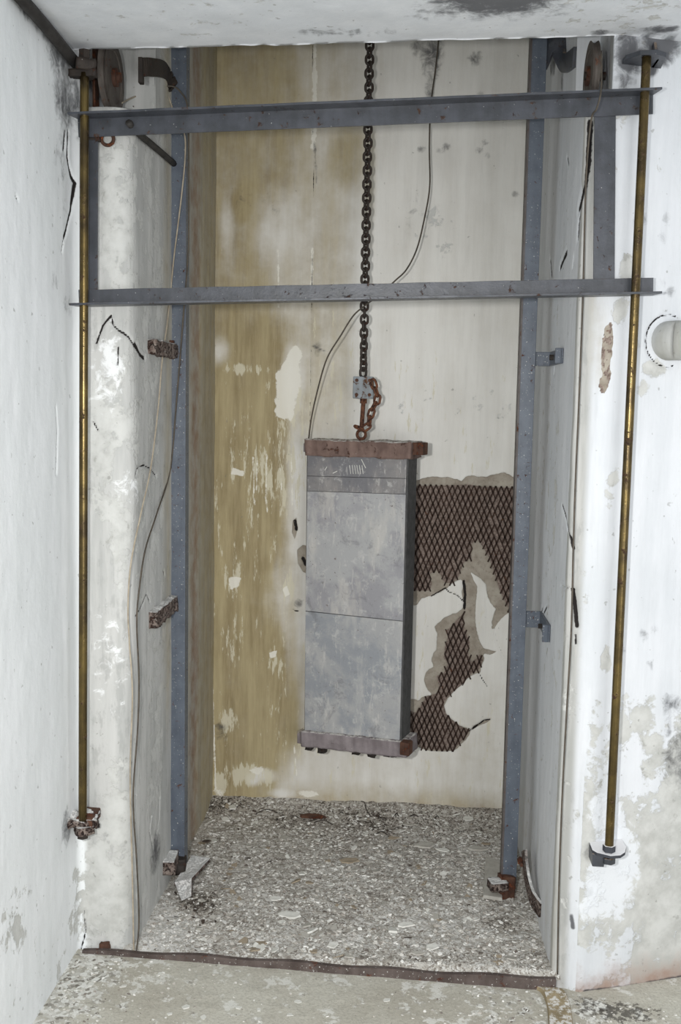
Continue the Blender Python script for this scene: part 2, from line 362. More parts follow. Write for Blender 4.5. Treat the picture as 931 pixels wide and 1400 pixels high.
def grid_mesh(name, co, nu, nv, mat, masks=None, flip=False, smooth=True):
    me = bpy.data.meshes.new(name); n = nu*nv
    i, j = np.meshgrid(np.arange(nu-1), np.arange(nv-1), indexing='ij'); a = (i*nv+j).ravel()
    q = np.stack([a, a+nv, a+nv+1, a+1], 1)
    if flip: q = q[:, ::-1]
    me.vertices.add(n); me.vertices.foreach_set('co', co.reshape(-1).astype(np.float32))
    me.loops.add(q.size); me.loops.foreach_set('vertex_index', q.ravel().astype(np.int32))
    me.polygons.add(len(q)); me.polygons.foreach_set('loop_start', np.arange(0, q.size, 4, dtype=np.int32))
    me.update(calc_edges=True); me.validate()
    if masks is not None: masks.store(me)
    me.materials.append(mat)
    if smooth: me.shade_smooth()
    o = bpy.data.objects.new(name, me); COL.objects.link(o); return o

def resample(path, spacing):
    out = [path[0]]; 
    for i in range(len(path)-1):
        a, b = np.array(path[i]), np.array(path[i+1]); L = np.linalg.norm(b-a); k = max(1, int(math.ceil(L/spacing[i])))
        for j in range(1, k+1): out.append(tuple(a+(b-a)*j/k))
    return np.array(out)
def arc_corner(p, c, q, r, n=6):                             # round corner c between p and q
    p, c, q = map(np.array, (p, c, q)); a = c+(p-c)/np.linalg.norm(p-c)*r; b = c+(q-c)/np.linalg.norm(q-c)*r
    return [tuple((1-t)**2*a+2*t*(1-t)*c+t*t*b) for t in np.linspace(0, 1, n)]

def sweep(name, path, spac, z0, z1, dz, mat, paint_fn, modify=None, rough=.002, flip=False, seed=0):
    P = resample(path, spac); seg = np.r_[0, np.cumsum(np.hypot(*np.diff(P, axis=0).T))]
    zs = np.arange(z0, z1+dz, dz); A, Z = np.meshgrid(seg, zs, indexing='ij')
    def px(x, y):
        d = ray(x, y); best = None
        for i in range(len(P)-1):
            ax, ay = P[i]; bx, by = P[i+1]; ux, uy = bx-ax, by-ay
            det = d.x*(-uy)-d.y*(-ux)
            if abs(det) < 1e-9: continue
            rx, ry = ax-CAM.x, ay-CAM.y
            t = (rx*(-uy)-ry*(-ux))/det; s_ = (d.x*ry-d.y*rx)/det
            if t > 0 and -1e-6 <= s_ <= 1+1e-6 and (best is None or t < best[0]): best = (t, seg[i]+s_*(seg[i+1]-seg[i]))
        if best is None: return (-99, 0)
        return (best[1], CAM.z+d.z*best[0])
    mk = Masks(A, Z, px); hgt = paint_fn(mk)
    T = np.gradient(P, axis=0); T /= np.linalg.norm(T, axis=1)[:, None]; N = np.stack([T[:, 1], -T[:, 0]], 1)
    if flip: N = -N
    h = (fbm(A*3, Z*3, 4, seed)-.5)*rough*3+(fbm(A*22, Z*14, 4, seed+5)-.5)*rough
    h = h+(-.004*np.clip(mk.ch['c']*1.6, 0, 1))
    if hgt is not None: h = h+hgt
    XY = P[:, None, :]+N[:, None, :]*h[..., None]
    if modify: XY = modify(P, XY, Z)
    co = np.concatenate([XY, Z[..., None]], 2)
    o = grid_mesh(name, co, len(P), len(zs), mat, mk, flip=flip); o['kind'] = 'structure'; return o, px

H_ = 3.5
XL, XR, XN = -.81, .44, -.973
# ---- left wall: room wall, jog at the opening, shaft side
def paint_left(m):
    A, Z = m.A, m.Z
    m.mx('g', .9*sstep(m.px(112, 700)[0]-.005, m.px(118, 700)[0], A))
    # grey weathering in streaks over the shaft side
    m.mx('p', .45*sstep(.42, .62, fbm(A*7, Z*1.2, 4, 3))*(A > m.px(128, 700)[0]))
    for x, y, ra, rz, k in [(150, 260, .09, .3, .55), (175, 300, .06, .35, .6), (205, 250, .05, .2, .5), (165, 560, .12, .3, .5), (140, 620, .06, .25, .6), (190, 620, .05, .25, .55),
                            (165, 720, .05, .2, .6), (150, 1200, .12, .25, .55), (130, 1150, .08, .2, .5), (200, 1150, .08, .15, .45), (210, 700, .05, .2, .5), (155, 1260, .1, .1, .6)]:
        m.blob('p', x, y, ra, rz, k)
    m.poly('w', [(135, 470), (152, 432), (164, 455), (172, 470), (168, 486), (176, 500), (168, 540), (140, 520), (128, 500)], .03, .62)
    m.blob('w', 140, 520, .07, .12, .42); m.blob('w', 178, 665, .06, .06, .5); m.blob('w', 150, 900, .06, .2, .4)
    m.blob('p', 140, 1230, .16, .16, .8); m.blob('p', 165, 1120, .07, .25, .6); m.blob('p', 150, 300, .05, .25, .62)
    m.line('c', [(131, 470), (140, 445), (152, 431), (155, 445), (163, 452)], .0035, .9)
    m.line('c', [(163, 452), (176, 460), (184, 472), (190, 482)], .005, 1)
    m.line('c', [(186, 470), (192, 484), (198, 490)], .009, 1); m.line('c', [(162, 475), (161, 500)], .003, .8)
    m.line('c', [(186, 650), (188, 640), (197, 636), (206, 640), (214, 650)], .004, .85)
    m.line('c', [(127, 577), (133, 588)], .0035, .9)
    m.line('c', [(186, 842), (193, 830), (201, 812), (205, 822)], .004, .9)
    m.line('c', [(210, 1160), (205, 1135), (208, 1115)], .004, .8); m.line('c', [(213, 1150), (218, 1120), (219, 1090)], .003, .7)
    m.line('c', [(224, 780), (225, 786)], .006, 1)
    m.blob('d', 213, 1165, .07, .07, .62); m.blob('d', 196, 150, .04, .09, .5); m.blob('d', 192, 80, .03, .05, .7)
    m.blob('d', 205, 450, .08, .06, .3)
    # ochre damp towards the back corner
    a_b = m.px(289, 700)[0]; m.mx('o', np.clip((A-(a_b-.95))/.8, 0, 1)**1.5*.62*(A > a_b-1.2)); 
    m.mx('o', .62*np.exp(-((A-(a_b-.02))/.10)**2)); m.mx('o', .45*np.exp(-((A-m.px(229, 650)[0])/.07)**2)*sstep(.3, .9, Z))
    m.mx('r', .6*np.exp(-((A-(a_b-.30))/.12)**2))  # brown strip paints the left post's cast shadow into the wall colour
    # room side: cracks, dark bloom by brackets, shadow painted beside the foot clamp
    m.line('c', [(94, 180), (93, 215), (98, 240), (103, 250), (100, 270), (97, 290), (91, 315), (88, 325)], .009, 1)
    m.line('c', [(88, 320), (85, 345)], .004, .9); m.line('c', [(77, 555), (79, 590), (77, 648)], .0045, .75); m.line('c', [(22, 267), (25, 273)], .004, .9)
    m.line('c', [(90, 180), (88, 205)], .012, .8)
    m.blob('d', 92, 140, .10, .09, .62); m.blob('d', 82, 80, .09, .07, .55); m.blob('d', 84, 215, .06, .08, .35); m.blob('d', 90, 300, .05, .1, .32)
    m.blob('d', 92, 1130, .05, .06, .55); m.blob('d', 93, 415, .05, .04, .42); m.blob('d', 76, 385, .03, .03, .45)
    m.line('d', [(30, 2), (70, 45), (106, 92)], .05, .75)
    m.mx('p', .42*sstep(.55, .05, Z)*(A < m.px(128, 700)[0])); m.blob('p', 20, 1265, .15, .12, .62); m.blob('p', 105, 1230, .1, .12, .55)
    m.ch['p'] = np.where((A < m.px(112, 700)[0]) & (Z > .75), np.minimum(m.ch['p'], .06), m.ch['p']*np.where(A < m.px(112, 700)[0], .85, 1))
    m.line('c', [(116, 1245), (117, 1275), (112, 1300)], .0035, .8)
    return None
def mod_left(P, XY, Z):
    hi = Z > 2.50; X0 = P[:, 0][:, None]; Y0 = P[:, 1][:, None]
    s_ = hi & (X0 > -.965) & (Y0 < .30) & (Y0 > -.01)
    Y = np.where(s_, .30+.0005*(X0+1), XY[..., 1]); X = np.where(s_ & (X0 < -.83), X0-.01, XY[..., 0])
    return np.stack([X, Y], -1)
pathL = [(XN, -3.3), (XN, -.62)]+arc_corner((XN, -1), (XN, .035), (-.9, .035), .03)+arc_corner((-.95, .03), (XL, .03), (XL+.02, 1), .075, 9)+[(-.79, 1.22)]
spL = [.3]+[.0052]*(len(pathL)-2)
wl, pxL = sweep('wall_left', pathL, spL, -.02, H_, .0052, M['wall_l'], paint_left, mod_left, .0022, seed=2)

# ---- right wall: shaft side, splayed reveal, corner, room wall
pathR = [(.418, 1.22)]+arc_corner((.418, 1.2), (XR, .035), (.50, .005), .006, 3)+arc_corner((XR, .035), (.513, -.003), (.84, .118), .022, 7)+[(.90, .142), (1.9, .52)]
spR = [.0052]*(len(pathR)-2)+[.1]
def paint_right(m):
    A, Z = m.A, m.Z
    ac = m.px(792, 700)[0]
    m.mx('p', .34*sstep(.45, .65, fbm(A*6, Z*1.2, 4, 31)))
    room = A > m.px(806, 900)[0]; m.mx('g', sstep(ac+.03, ac+.005, A)*sstep(m.px(757, 1200)[0]-.01, m.px(757, 1200)[0], A))
    m.mx('p', .62*sstep(.95, .55, Z)*room*sstep(.25, .6, fbm(A*4, Z*4, 4, 8)))
    m.mx('p', .75*sstep(.75, .45, Z)*(A > m.px(880, 1000)[0]))
    for x, y, ra, rz, k in [(880, 980, .05, .08, .72), (850, 1000, .05, .1, .6), (900, 1030, .06, .08, .7), (925, 1060, .06, .2, .8), (905, 1130, .07, .1, .7), (815, 990, .03, .1, .6), (828, 905, .02, .05, .7),
                            (870, 470, .03, .08, .35), (858, 385, .03, .08, .65), (848, 420, .025, .06, .6), (838, 660, .03, .1, .5), (880, 530, .03, .03, .6), (825, 770, .03, .1, .4), (760, 650, .05, .5, .42), (775, 1150, .04, .2, .42), (835, 1350, .3, .06, .5)]:
        m.blob('p', x, y, ra, rz, k)
    m.blob('w', 838, 1190, .08, .14, 1.0); m.blob('w', 828, 1110, .05, .06, .9); m.blob('w', 812, 1240, .05, .05, .8)
    # dark loose crack beside the upright, and flecks
    m.line('c', [(806, 168), (804, 200), (803, 225), (799, 250), (796, 268), (793, 285), (791, 305), (790, 325)], .016, 1)
    m.line('c', [(798, 255), (791, 285)], .022, .9)
    m.line('c', [(775, 345), (770, 355), (766, 366)], .014, 1); m.line('c', [(752, 355), (754, 378)], .015, 1); m.line('c', [(785, 350), (783, 365)], .008, 1)
    m.line('c', [(775, 215), (777, 226)], .01, .9); m.line('c', [(768, 690), (774, 710), (780, 735), (784, 750)], .008, .95)
    m.line('c', [(783, 806), (786, 830), (788, 856)], .010, 1); m.line('c', [(786, 868), (787, 880)], .006, .9)
    m.line('c', [(738, 842), (741, 830)], .010, .9); m.line('c', [(742, 838), (747, 828)], .008, .9); m.line('c', [(766, 800), (776, 804)], .005, .6)
    m.line('c', [(758, 496), (757, 510)], .01, .8)
    m.blob('d', 790, 1252, .012, .03, .0); m.line('d', [(781, 1252), (783, 1268)], .012, .9)
    # soot by the upper bracket
    m.blob('d', 862, 75, .05, .06, .75); m.blob('d', 905, 62, .06, .05, .85); m.line('d', [(918, 42), (900, 60), (890, 95)], .035, .95); m.blob('d', 855, 108, .04, .03, .5)
    m.blob('d', 758, 80, .08, .05, .7); m.blob('d', 768, 110, .03, .06, .5); m.blob('d', 812, 1165, .03, .03, .45)
    m.blob('d', 920, 965, .04, .04, .45); m.blob('d', 925, 1030, .04, .12, .5); m.blob('d', 880, 500, .03, .02, .0)
    # long exposed strip at the corner
    m.mx('g', 0*A); m.poly('h', [(824, 448), (836, 440), (840, 470), (836, 500), (833, 530), (826, 542), (819, 530), (823, 500)], .010)
    m.ch['h'] = np.clip(m.ch['h']-.9*(fbm(A*90, Z*60, 3, 6)-.38)*(m.ch['h'] > 0), 0, 1); m.mx('x', .85*(m.ch['h'] > .5)*(fbm(A*120, Z*90, 2, 61) > .5)); m.line('o', [(818, 420), (822, 520)], .05, .35)
    m.line('o', [(812, 395), (820, 520)], .04, .25)
    for x, y in [(905, 385), (912, 300), (915, 400), (870, 305), (878, 300), (905, 325), (880, 870), (890, 910), (895, 860), (850, 890)]:
        m.blob('d', x, y, .018, .022, .38)
    # pinkish damp along the foot of the room wall
    m.mx('r', .72*sstep(.2, -.02, Z+.05*(fbm(A*9, Z*9, 3, 71)-.5))*room*(A > ac)); m.mx('r', .25*(A > m.px(895, 300)[0])*sstep(.5, .6, fbm(A*20, Z*5, 3, 77))*sstep(1.9, 2.4, Z))
    m.line('d', [(800, 1356), (860, 1349), (931, 1336)], .012, .9)
    m.mx('o', .22*(A < ac-.02)*sstep(.6, .1, Z)); m.mx('o', .4*np.exp(-((A-m.px(736, 700)[0])/.06)**2)*0)
    # groove round the big pipe stub
    P0 = m.px(914, 466); dd = np.abs(np.hypot((m.A-P0[0]), (m.Z-P0[1]))-.071)
    m.mx('c', np.clip(1-dd/.006, 0, 1)*.85*(m.A < P0[0]+.02)); m.blob('p', 893, 505, .04, .03, .8)
    return None
def mod_right(P, XY, Z):
    hi = Z > 2.53; X0 = P[:, 0][:, None]; Y0 = P[:, 1][:, None]
    s_ = hi & (Y0 < .24) & (X0 < .503)
    X = np.where(s_, .500+.0*X0, XY[..., 0]); return np.stack([X, XY[..., 1]], -1)
wr, pxR = sweep('wall_right', pathR, spR, -.02, H_, .0052, M['wall_r'], paint_right, mod_right, .0022, seed=9)

# ---- back wall with stain, lost plaster and lath
WH = [(540,662),(566,658),(575,655),(592,651),(603,653),(612,652),(625,656),(631,658),(637,652),(645,650),(655,652),(665,652),(675,649),(690,646),(700,651),(712,653),(716,700),(716,830),(697,837),(689,842),(681,851),(674,858),(672,850),(678,832),(670,824),(666,812),(664,798),(655,789),(643,782),(647,792),(653,803),(650,830),(650,853),(652,864),(656,877),(661,886),(669,889),(680,891),(669,895),(661,894),(662,902),(657,913),(656,920),(645,923),(636,930),(630,937),(622,944),(612,955),(607,966),(610,976),(617,984),(628,992),(638,995),(643,1000),(640,1008),(630,1018),(622,1026),(600,1028),(585,1026),(570,1021),(540,1018),(540,955),(559,955),(572,958),(580,952),(590,950),(583,940),(579,930),(583,918),(592,912),(590,900),(597,885),(598,868),(594,857),(603,848),(614,841),(625,838),(632,832),(634,826),(632,812),(633,795),(630,792),(621,796),(612,803),(604,808),(590,815),(576,818),(570,826),(540,835)]
L1 = [(540,664),(566,664),(600,664),(640,662),(660,665),(700,667),(716,668),(716,834),(697,836),(688,818),(682,805),(677,788),(673,775),(668,762),(660,748),(652,738),(645,745),(645,763),(634,770),(628,788),(620,797),(608,798),(604,790),(597,780),(588,785),(591,798),(588,808),(562,808),(540,812)]
L2 = [(636,836),(633,850),(634,856),(640,872),(643,878),(640,892),(645,905),(652,900),(657,893),(661,903),(656,915),(646,921),(632,936),(614,952),(607,962),(610,976),(617,984),(630,993),(641,998),(640,1004),(622,1025),(600,1027),(575,1022),(555,1014),(540,1010),(540,965),(558,970),(568,975),(575,965),(582,953),(597,948),(600,938),(596,925),(607,920),(612,908),(606,900),(608,885),(612,870),(609,862),(616,858),(622,850),(630,842)]
YB = 1.2
LW, LH = .0211, .050                                        # full diamond of the metal lath
def paint_back(m):
    A, Z = m.A, m.Z
    sd = m.sdf(WH); m.mx('h', np.clip(.5+(sd+(fbm(A*60, Z*60, 3, 4)-.5)*.008)/.03, 0, 1))
    for pts in [[(400, 712), (405, 708), (407, 722), (403, 738), (399, 728)], [(406, 752), (414, 745), (424, 748), (424, 786), (414, 782), (407, 770)], [(406, 1000), (414, 996), (420, 1016), (409, 1014)]]:
        m.poly('h', pts, .008)
    m.line('c', [(403, 712), (405, 724)], .010, 1); m.line('c', [(414, 764), (418, 772)], .012, 1); m.line('c', [(400, 834), (408, 836)], .005, .9)
    l = np.maximum(m.sdf(L1), m.sdf(L2)); m.lath = l
    m.line('c', [(590, 815), (609, 804), (613, 809), (625, 814), (633, 822)], .004, .9); m.line('c', [(634, 795), (636, 812), (635, 832)], .009, 1)
    m.line('c', [(655, 920), (660, 930), (666, 938)], .003, .8); m.line('c', [(641, 1000), (650, 994), (662, 985), (670, 984)], .008, .8); m.line('h', [(648, 994), (668, 985)], .012, .8)
    m.line('h', [(674, 858), (684, 842), (697, 832)], .016, .8); m.line('c', [(676, 858), (680, 880), (690, 900)], .003, .6)
    # seam up the wall
    m.line('c', [(427, 62), (429, 300), (425, 440), (423, 600)], .0042, .66); m.line('w', [(430, 60), (430, 180), (428, 200)], .018, .9)
    m.line('w', [(427, 340), (426, 400)], .01, .8); m.line('d', [(430, 195), (433, 250)], .012, .55)
    # ochre: strong on the left strip, fading past the seam
    a0 = m.px(289, 700)[0]; a1 = m.px(425, 700)[0]; a2 = m.px(510, 300)[0]; u_ = (A-a0)/(a1-a0)
    wob = (fbm(A*7, Z*2.2, 4, 12)-.5)
    o = .95*sstep(1.28, .50, u_+wob*.9)
    o = o*(1-.22*sstep(1.85, 2.2, Z))
    m.mx('o', o); 
    m.mx('o', .50*sstep(a2+.04, a1+.05, A)*sstep(1.35, 1.7, Z)); m.mx('o', .22*sstep(.9, .3, Z)); m.mx('o', .07*np.ones_like(A)); m.mx('o', .14*sstep(a2+.3, a2-.1, A))
    m.blob('o', 470, 210, .09, .17, .72); m.blob('o', 505, 260, .03, .25, .5); m.mx('o', .55*sstep(.25, .06, Z))
    for x, y, ra, rz, k in [(330, 280, .07, .12, 1.0), (305, 1000, .06, .08, .95), (360, 460, .12, .15, .95), (330, 620, .12, .2, .95), (330, 800, .1, .25, .95), (370, 160, .12, .1, .85), (345, 940, .12, .2, .95)]:
        m.blob('o', x, y, ra, rz, k)
    for x, y, ra, rz, k in [(380, 315, .13, .13, .4), (400, 520, .045, .13, .85), (415, 700, .03, .16, .55), (300, 480, .05, .06, .6), (345, 1065, .03, .03, 1), (362, 1060, .05, .03, .9), (385, 1085, .05, .02, .8), (310, 310, .03, .1, .4)]:
        m.cut('o', x, y, ra, rz, k)
    # scrapes
    for x, y, ra, rz, k in [(360, 650, .14, .16, .62), (395, 640, .08, .22, .68), (320, 790, .05, .10, .72), (320, 880, .07, .12, .6), (310, 985, .05, .06, .75), (410, 560, .07, .16, .66), (335, 505, .12, .03, .75),
                            (340, 1060, .12, .06, .75), (395, 800, .05, .08, .6), (300, 680, .03, .2, .55), (420, 1000, .06, .2, .5), (460, 540, .1, .2, .5), (370, 900, .08, .1, .5), (300, 1070, .04, .05, .8), (450, 450, .15, .1, .4), (300, 340, .04, .1, .5)]:
        m.blob('s', x, y, ra, rz, k)
    m.mx('s', .34*np.ones_like(A)*sstep(2.1, 1.8, Z))
    m.poly('w', [(378, 512), (386, 500), (396, 480), (404, 470), (412, 480), (408, 500), (412, 520), (405, 545), (398, 575), (376, 570)], .012)
    m.poly('w', [(318, 788), (330, 790), (326, 802), (315, 806), (313, 790)], .008); m.poly('w', [(318, 640), (334, 644), (333, 650), (316, 648)], .006)
    m.poly('w', [(386, 806), (392, 800), (396, 812), (390, 816)], .006); m.poly('w', [(368, 892), (378, 890), (378, 898), (369, 900)], .006)
    m.blob('w', 350, 1052, .03, .02, .8); m.blob('w', 420, 1085, .05, .015, .8); m.blob('w', 300, 1085, .03, .03, .5)
    m.line('w', [(288, 300), (289, 500), (287, 640), (285, 760), (286, 850), (291, 960), (295, 1080)], .007, .95)
    for pts in [[(346, 625), (348, 690)], [(365, 620), (363, 680), (366, 700)], [(352, 630), (350, 680)], [(383, 640), (385, 670)], [(398, 620), (400, 690)], [(408, 640), (404, 700)], [(380, 340), (381, 420)], [(402, 1020), (406, 1062)]]:
        m.line('w', pts, .007, .75)
    m.blob('d', 435, 476, .028, .03, .4); m.line('d', [(428, 473), (444, 480)], .012, .6); m.blob('d', 408, 825, .02, .02, .5); m.blob('d', 378, 275, .05, .06, .28); m.blob('d', 305, 1000, .05, .05, .42); m.blob('d', 325, 275, .05, .09, .25)
    m.blob('d', 590, 75, .05, .08, .55); m.blob('d', 568, 66, .05, .03, .4); m.blob('d', 650, 80, .03, .03, .5); m.blob('d', 587, 120, .02, .15, .38)
    for x, y in [(602, 205), (610, 200), (655, 205), (665, 212), (662, 195), (576, 205), (655, 130), (705, 265)]: m.blob('d', x, y, .02, .015, .42)
    m.blob('d', 568, 290, .05, .1, .26); m.blob('p', 640, 560, .3, .12, .3); m.blob('p', 600, 320, .1, .15, .38)
    m.mx('r', .45*sstep(.2, .03, Z)); m.blob('r', 330, 1080, .2, .02, .4)
    # relief: top coat 0, undercoat recessed, lath hole deeper with plaster keys bulging through the diamonds
    lm = sstep(-.004, .006, l); gu = A/LW; gv = Z/LH
    k1 = np.maximum(0, 1-np.abs((gu % 1)-.5)*2-np.abs((gv % 1)-.5)*2); k2 = np.maximum(0, 1-np.abs(((gu+.5) % 1)-.5)*2-np.abs(((gv+.5) % 1)-.5)*2)
    key = np.maximum(k1, k2)*(fbm(A*80, Z*60, 2, 3)+.3)
    m.mx('x', lm)
    return -.004*sstep(.45, .55, m.ch['h'])-lm*(.008-.012*key)
BACK = {}
def pb(m): BACK['m'] = m; return paint_back(m)
wb, pxB = sweep('wall_back', [(-.83, YB), (.46, YB)], [.0055], -.02, H_, .0055, M['wall_b'], pb, None, .0018, seed=21)

# ---- floors and ceilings
def planar(name, x0, x1, y0, y1, d, mat, zf, paint_fn, yedge=None, flip=False):
    xs = np.arange(x0, x1+d, d); ys = np.arange(y0, y1+d, d); X, Y = np.meshgrid(xs, ys, indexing='ij')
    zz = zf(X, Y)
    z_mid = float(np.median(zz))
    mk = Masks(X, Y, lambda x, y: tuple(at(x, y, Z=z_mid))[:2]); h = paint_fn(mk)
    if h is not None: zz = zz+h
    if yedge is not None: Y = np.where(Y > y1-1e-4-d, yedge(X), Y)
    o = grid_mesh(name, np.stack([X, Y, zz], 2), len(xs), len(ys), mat, mk, flip=flip); o['kind'] = 'structure'; return o
def fz(X, Y=0): return .038*np.clip((.45-X)/1.4, 0, 1.1)
def pf(m):
    A, Z = m.A, m.Z
    m.mx('p', .62*np.exp(-((A+.95)/.22)**2)*(Z > -.6)); m.mx('p', .45*np.exp(-((A-.30)/.2)**2)); m.mx('p', .3*np.ones_like(A)); m.blob('o', 850, 1380, .12, .06, .62); m.blob('o', 800, 1370, .05, .05, .55)
    m.blob('p', 810, 1375, .06, .08, .7); m.blob('p', 60, 1395, .2, .2, .6)
    return (fbm(A*30, Z*30, 4, 3)-.5)*.004
floor = planar('floor', -1.0, 1.3, -.9, .009, .009, M['floor'], fz, pf)
planar('floor', -1.0, 1.9, -3.3, -.88, .2, M['floor'], lambda X, Y: fz(X)-.001, lambda m: None)
planar('floor', .52, 1.9, -.02, .7, .02, M['floor'], lambda X, Y: 0*X-.0015, lambda m: m.mx('p', .3*np.ones_like(m.A)))
def debris_h(X, Y):
    return .036-.014*np.clip(1-(Y-.004)/.03, 0, 1)+.012*fbm(X*4, Y*4, 3, 5)+.010*(fbm(X*45, Y*45, 3, 6)-.5)+.035*np.clip((Y-1.0)/.2, 0, 1)**2+.006*(fbm(X*14, Y*14, 3, 16)-.5)
def pd(m):
    m.blob('o', 300, 1105, .12, .05, .8); m.blob('o', 270, 1235, .06, .08, 1.0); m.blob('o', 515, 1125, .13, .10, .7); m.blob('o', 400, 1120, .15, .05, .5); m.blob('o', 690, 1262, .06, .04, .8); m.blob('o', 600, 1125, .2, .05, .4)
    m.mx('o', .28*sstep(.8, 1.15, m.Z)); m.blob('w', 222, 1270, .09, .16, 1.0); m.blob('w', 205, 1295, .09, .08, 1.0); m.blob('w', 600, 1260, .2, .14, .4); m.blob('w', 420, 1285, .5, .05, .25); m.blob('w', 720, 1270, .05, .1, .5)
    m.ch['d'] = m.ch['w']; m.ch['p'] = m.ch['o']*0
fs = planar('floor_shaft', -.84, .46, .004, 1.24, .007, M['debris'], debris_h, pd)
def zc(X, Y): return 2.655+.0205*(X+.22)
def pc(m):
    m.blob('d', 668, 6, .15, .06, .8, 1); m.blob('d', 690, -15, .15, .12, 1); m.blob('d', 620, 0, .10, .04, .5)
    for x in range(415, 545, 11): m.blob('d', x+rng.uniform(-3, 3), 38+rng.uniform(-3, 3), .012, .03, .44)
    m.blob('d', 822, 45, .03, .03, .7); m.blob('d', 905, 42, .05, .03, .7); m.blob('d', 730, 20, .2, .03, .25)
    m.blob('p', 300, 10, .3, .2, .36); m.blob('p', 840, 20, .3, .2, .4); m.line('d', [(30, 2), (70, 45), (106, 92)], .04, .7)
    return (fbm(m.A*8, m.Z*8, 4, 51)-.5)*.006
def ye(X): return .004+(fbm(X*30, X*7, 4, 9)-.5)*.012+np.clip(X-.513, 0, 9)*.40
planar('ceiling', -1.0, 1.9, -.9, .012, .012, M['ceil'], zc, pc, ye, flip=True)
planar('ceiling', -1.0, 1.9, -3.3, -.88, .2, M['ceil'], lambda X, Y: zc(X, Y)+.001, lambda m: None, flip=True)
lt = MB().prism([(-1.0, 0), (.50, .031), (.50, .9), (-1.0, .9)], (0, 0, 2.642), (1, 0, 0), (0, 0, 1), (0, -.25, 0)).build('ceiling_lintel', M['ceil']); lt['kind'] = 'structure'
sh = MB().box(-.86, .52, .0, 1.26, H_-.02, H_+.1).build('ceiling_shaft', M['ceil']); sh['kind'] = 'structure'

# ------------------------------------------------------------------ metal lath in the hole of the back wall
bm_ = BACK['m']
def lath_inside(x, z):
    a = x+.83; P1 = bm_.P(L1) if not hasattr(bm_, 'p1') else bm_.p1; bm_.p1 = P1
    P2 = bm_.P(L2) if not hasattr(bm_, 'p2') else bm_.p2; bm_.p2 = P2
    for P in (P1, P2):
        ins = False; n = len(P)
        for i in range(n):
            (ax, ay), (bx, by) = P[i], P[(i+1) % n]
            if (ay > z) != (by > z) and a < (bx-ax)*(z-ay)/(by-ay)+ax: ins = not ins
        if ins: return True
    return False
lm = MB(); x0 = -.83; lr = random.Random(3)
for row in range(int(.2/LH*2), int(1.5/LH*2)):
    zz = row*LH/2
    for c_ in range(int(.78/LW), int(1.29/LW)+1):
        off = .5 if row % 2 else 0
        xa = x0+(c_+off)*LW; 
        for sx in (-.5, .5):
            p = Vector((xa, YB, zz)); q = Vector((xa+sx*LW, YB, zz+LH/2)); mid = (p+q)/2
            if not lath_inside(mid.x, mid.z) or (lr.random() < .035): continue
            y = YB+.0005; j = lambda: lr.uniform(-.0007, .0007)
            lm.bar(Vector((p.x+j(), y, p.z)), Vector((q.x+j(), y, q.z)), 0.0055+lr.uniform(-.0008, .0012), .0035)
lo = lm.build('metal_lath', M['lath']); tag(lo, 'rusty diamond metal lath showing where plaster has fallen off the back wall', 'mesh')
# ------------------------------------------------------------------ guide posts
def wall_bracket(parent, M_, kind, mat, sx):
    pass
def post(x0, web_x, inner, label, zb, brs):
    r = empty('guide_post', (x0, .5, zb)); tag(r, label, 'steel post', None)
    L = MB(); wdt = .046
    xa, xb = (0, wdt) if inner > 0 else (-.0, wdt)
    L.box(0, wdt, 0, .006, 0, H_-zb-.02)                     # front flange
    L.build('front_flange', M['post'], r, bevel=.001)
    W = MB()
    if inner > 0: W.box(wdt-.001, wdt+.006, .0, .052, 0, H_-zb-.02)
    else: W.box(-.006, .001, .0, .052, 0, H_-zb-.02)
    W.build('web', M['post2'] if inner < 0 else M['post'], r, bevel=.001)
    return r
M['post2'] = paint('brown_grey_flange', (92, 88, 88), (74, 66, 62), ramt=.35, speck=.1, rough=.5)
zbL, zbR = .085, .085
PL = post(-.807, 0, 1, 'blue-grey steel angle post standing against the left side of the shaft', zbL, [])
PR = post(.333, 0, -1, 'blue-grey steel angle post standing near the right side of the shaft', zbR, [])
# feet
def crusty(name, size, loc, mat, parent, seed, rot=(0, 0, 0), amp=.004, res=.006, par_loc=(0, 0, 0)):
    v, f = rough_box(*size, res=res, amp=amp, seed=seed); o = MB().add(v, f).build(name, mat, parent, smooth=True)
    o.location = Vector(loc)-Vector(par_loc); o.rotation_euler = rot; return o
plL, plR = PL.location, PR.location
crusty('wall_clamp', (.06, .09, .045), (-.800, .44, .190-.06+.0), M['crust'], PL, 1, (0, 0, .1), .006, par_loc=plL)
crusty('post_foot', (.075, .05, .05), (-.785, .49, .10), M['darkrust'], PL, 2, (0, 0, .2), .006, par_loc=plL)
# wall clamps left: centre pixels on the wall plane
for (px_, py_, w_, h_, sd, mt) in [(212, 476, .17, .045, 3, 'crust'), (213, 842, .15, .052, 4, 'crust')]:
    p = at(px_, py_, X=-.80)
    o = crusty('wall_clamp', (.035, max(.1, .52-p.y+.08), h_), (-.797, (p.y+.47)/2, p.z), M[mt], PL, sd, (0, 0, 0), .007, par_loc=plL)
p = at(232, 478, Y=.47); 
MB().box(-.02, .012, -.006, .012, -.03, .03).build('clamp_plate', M['rust'], PL, bevel=.001, loc=Vector((-.80, .47, p.z))-plL)
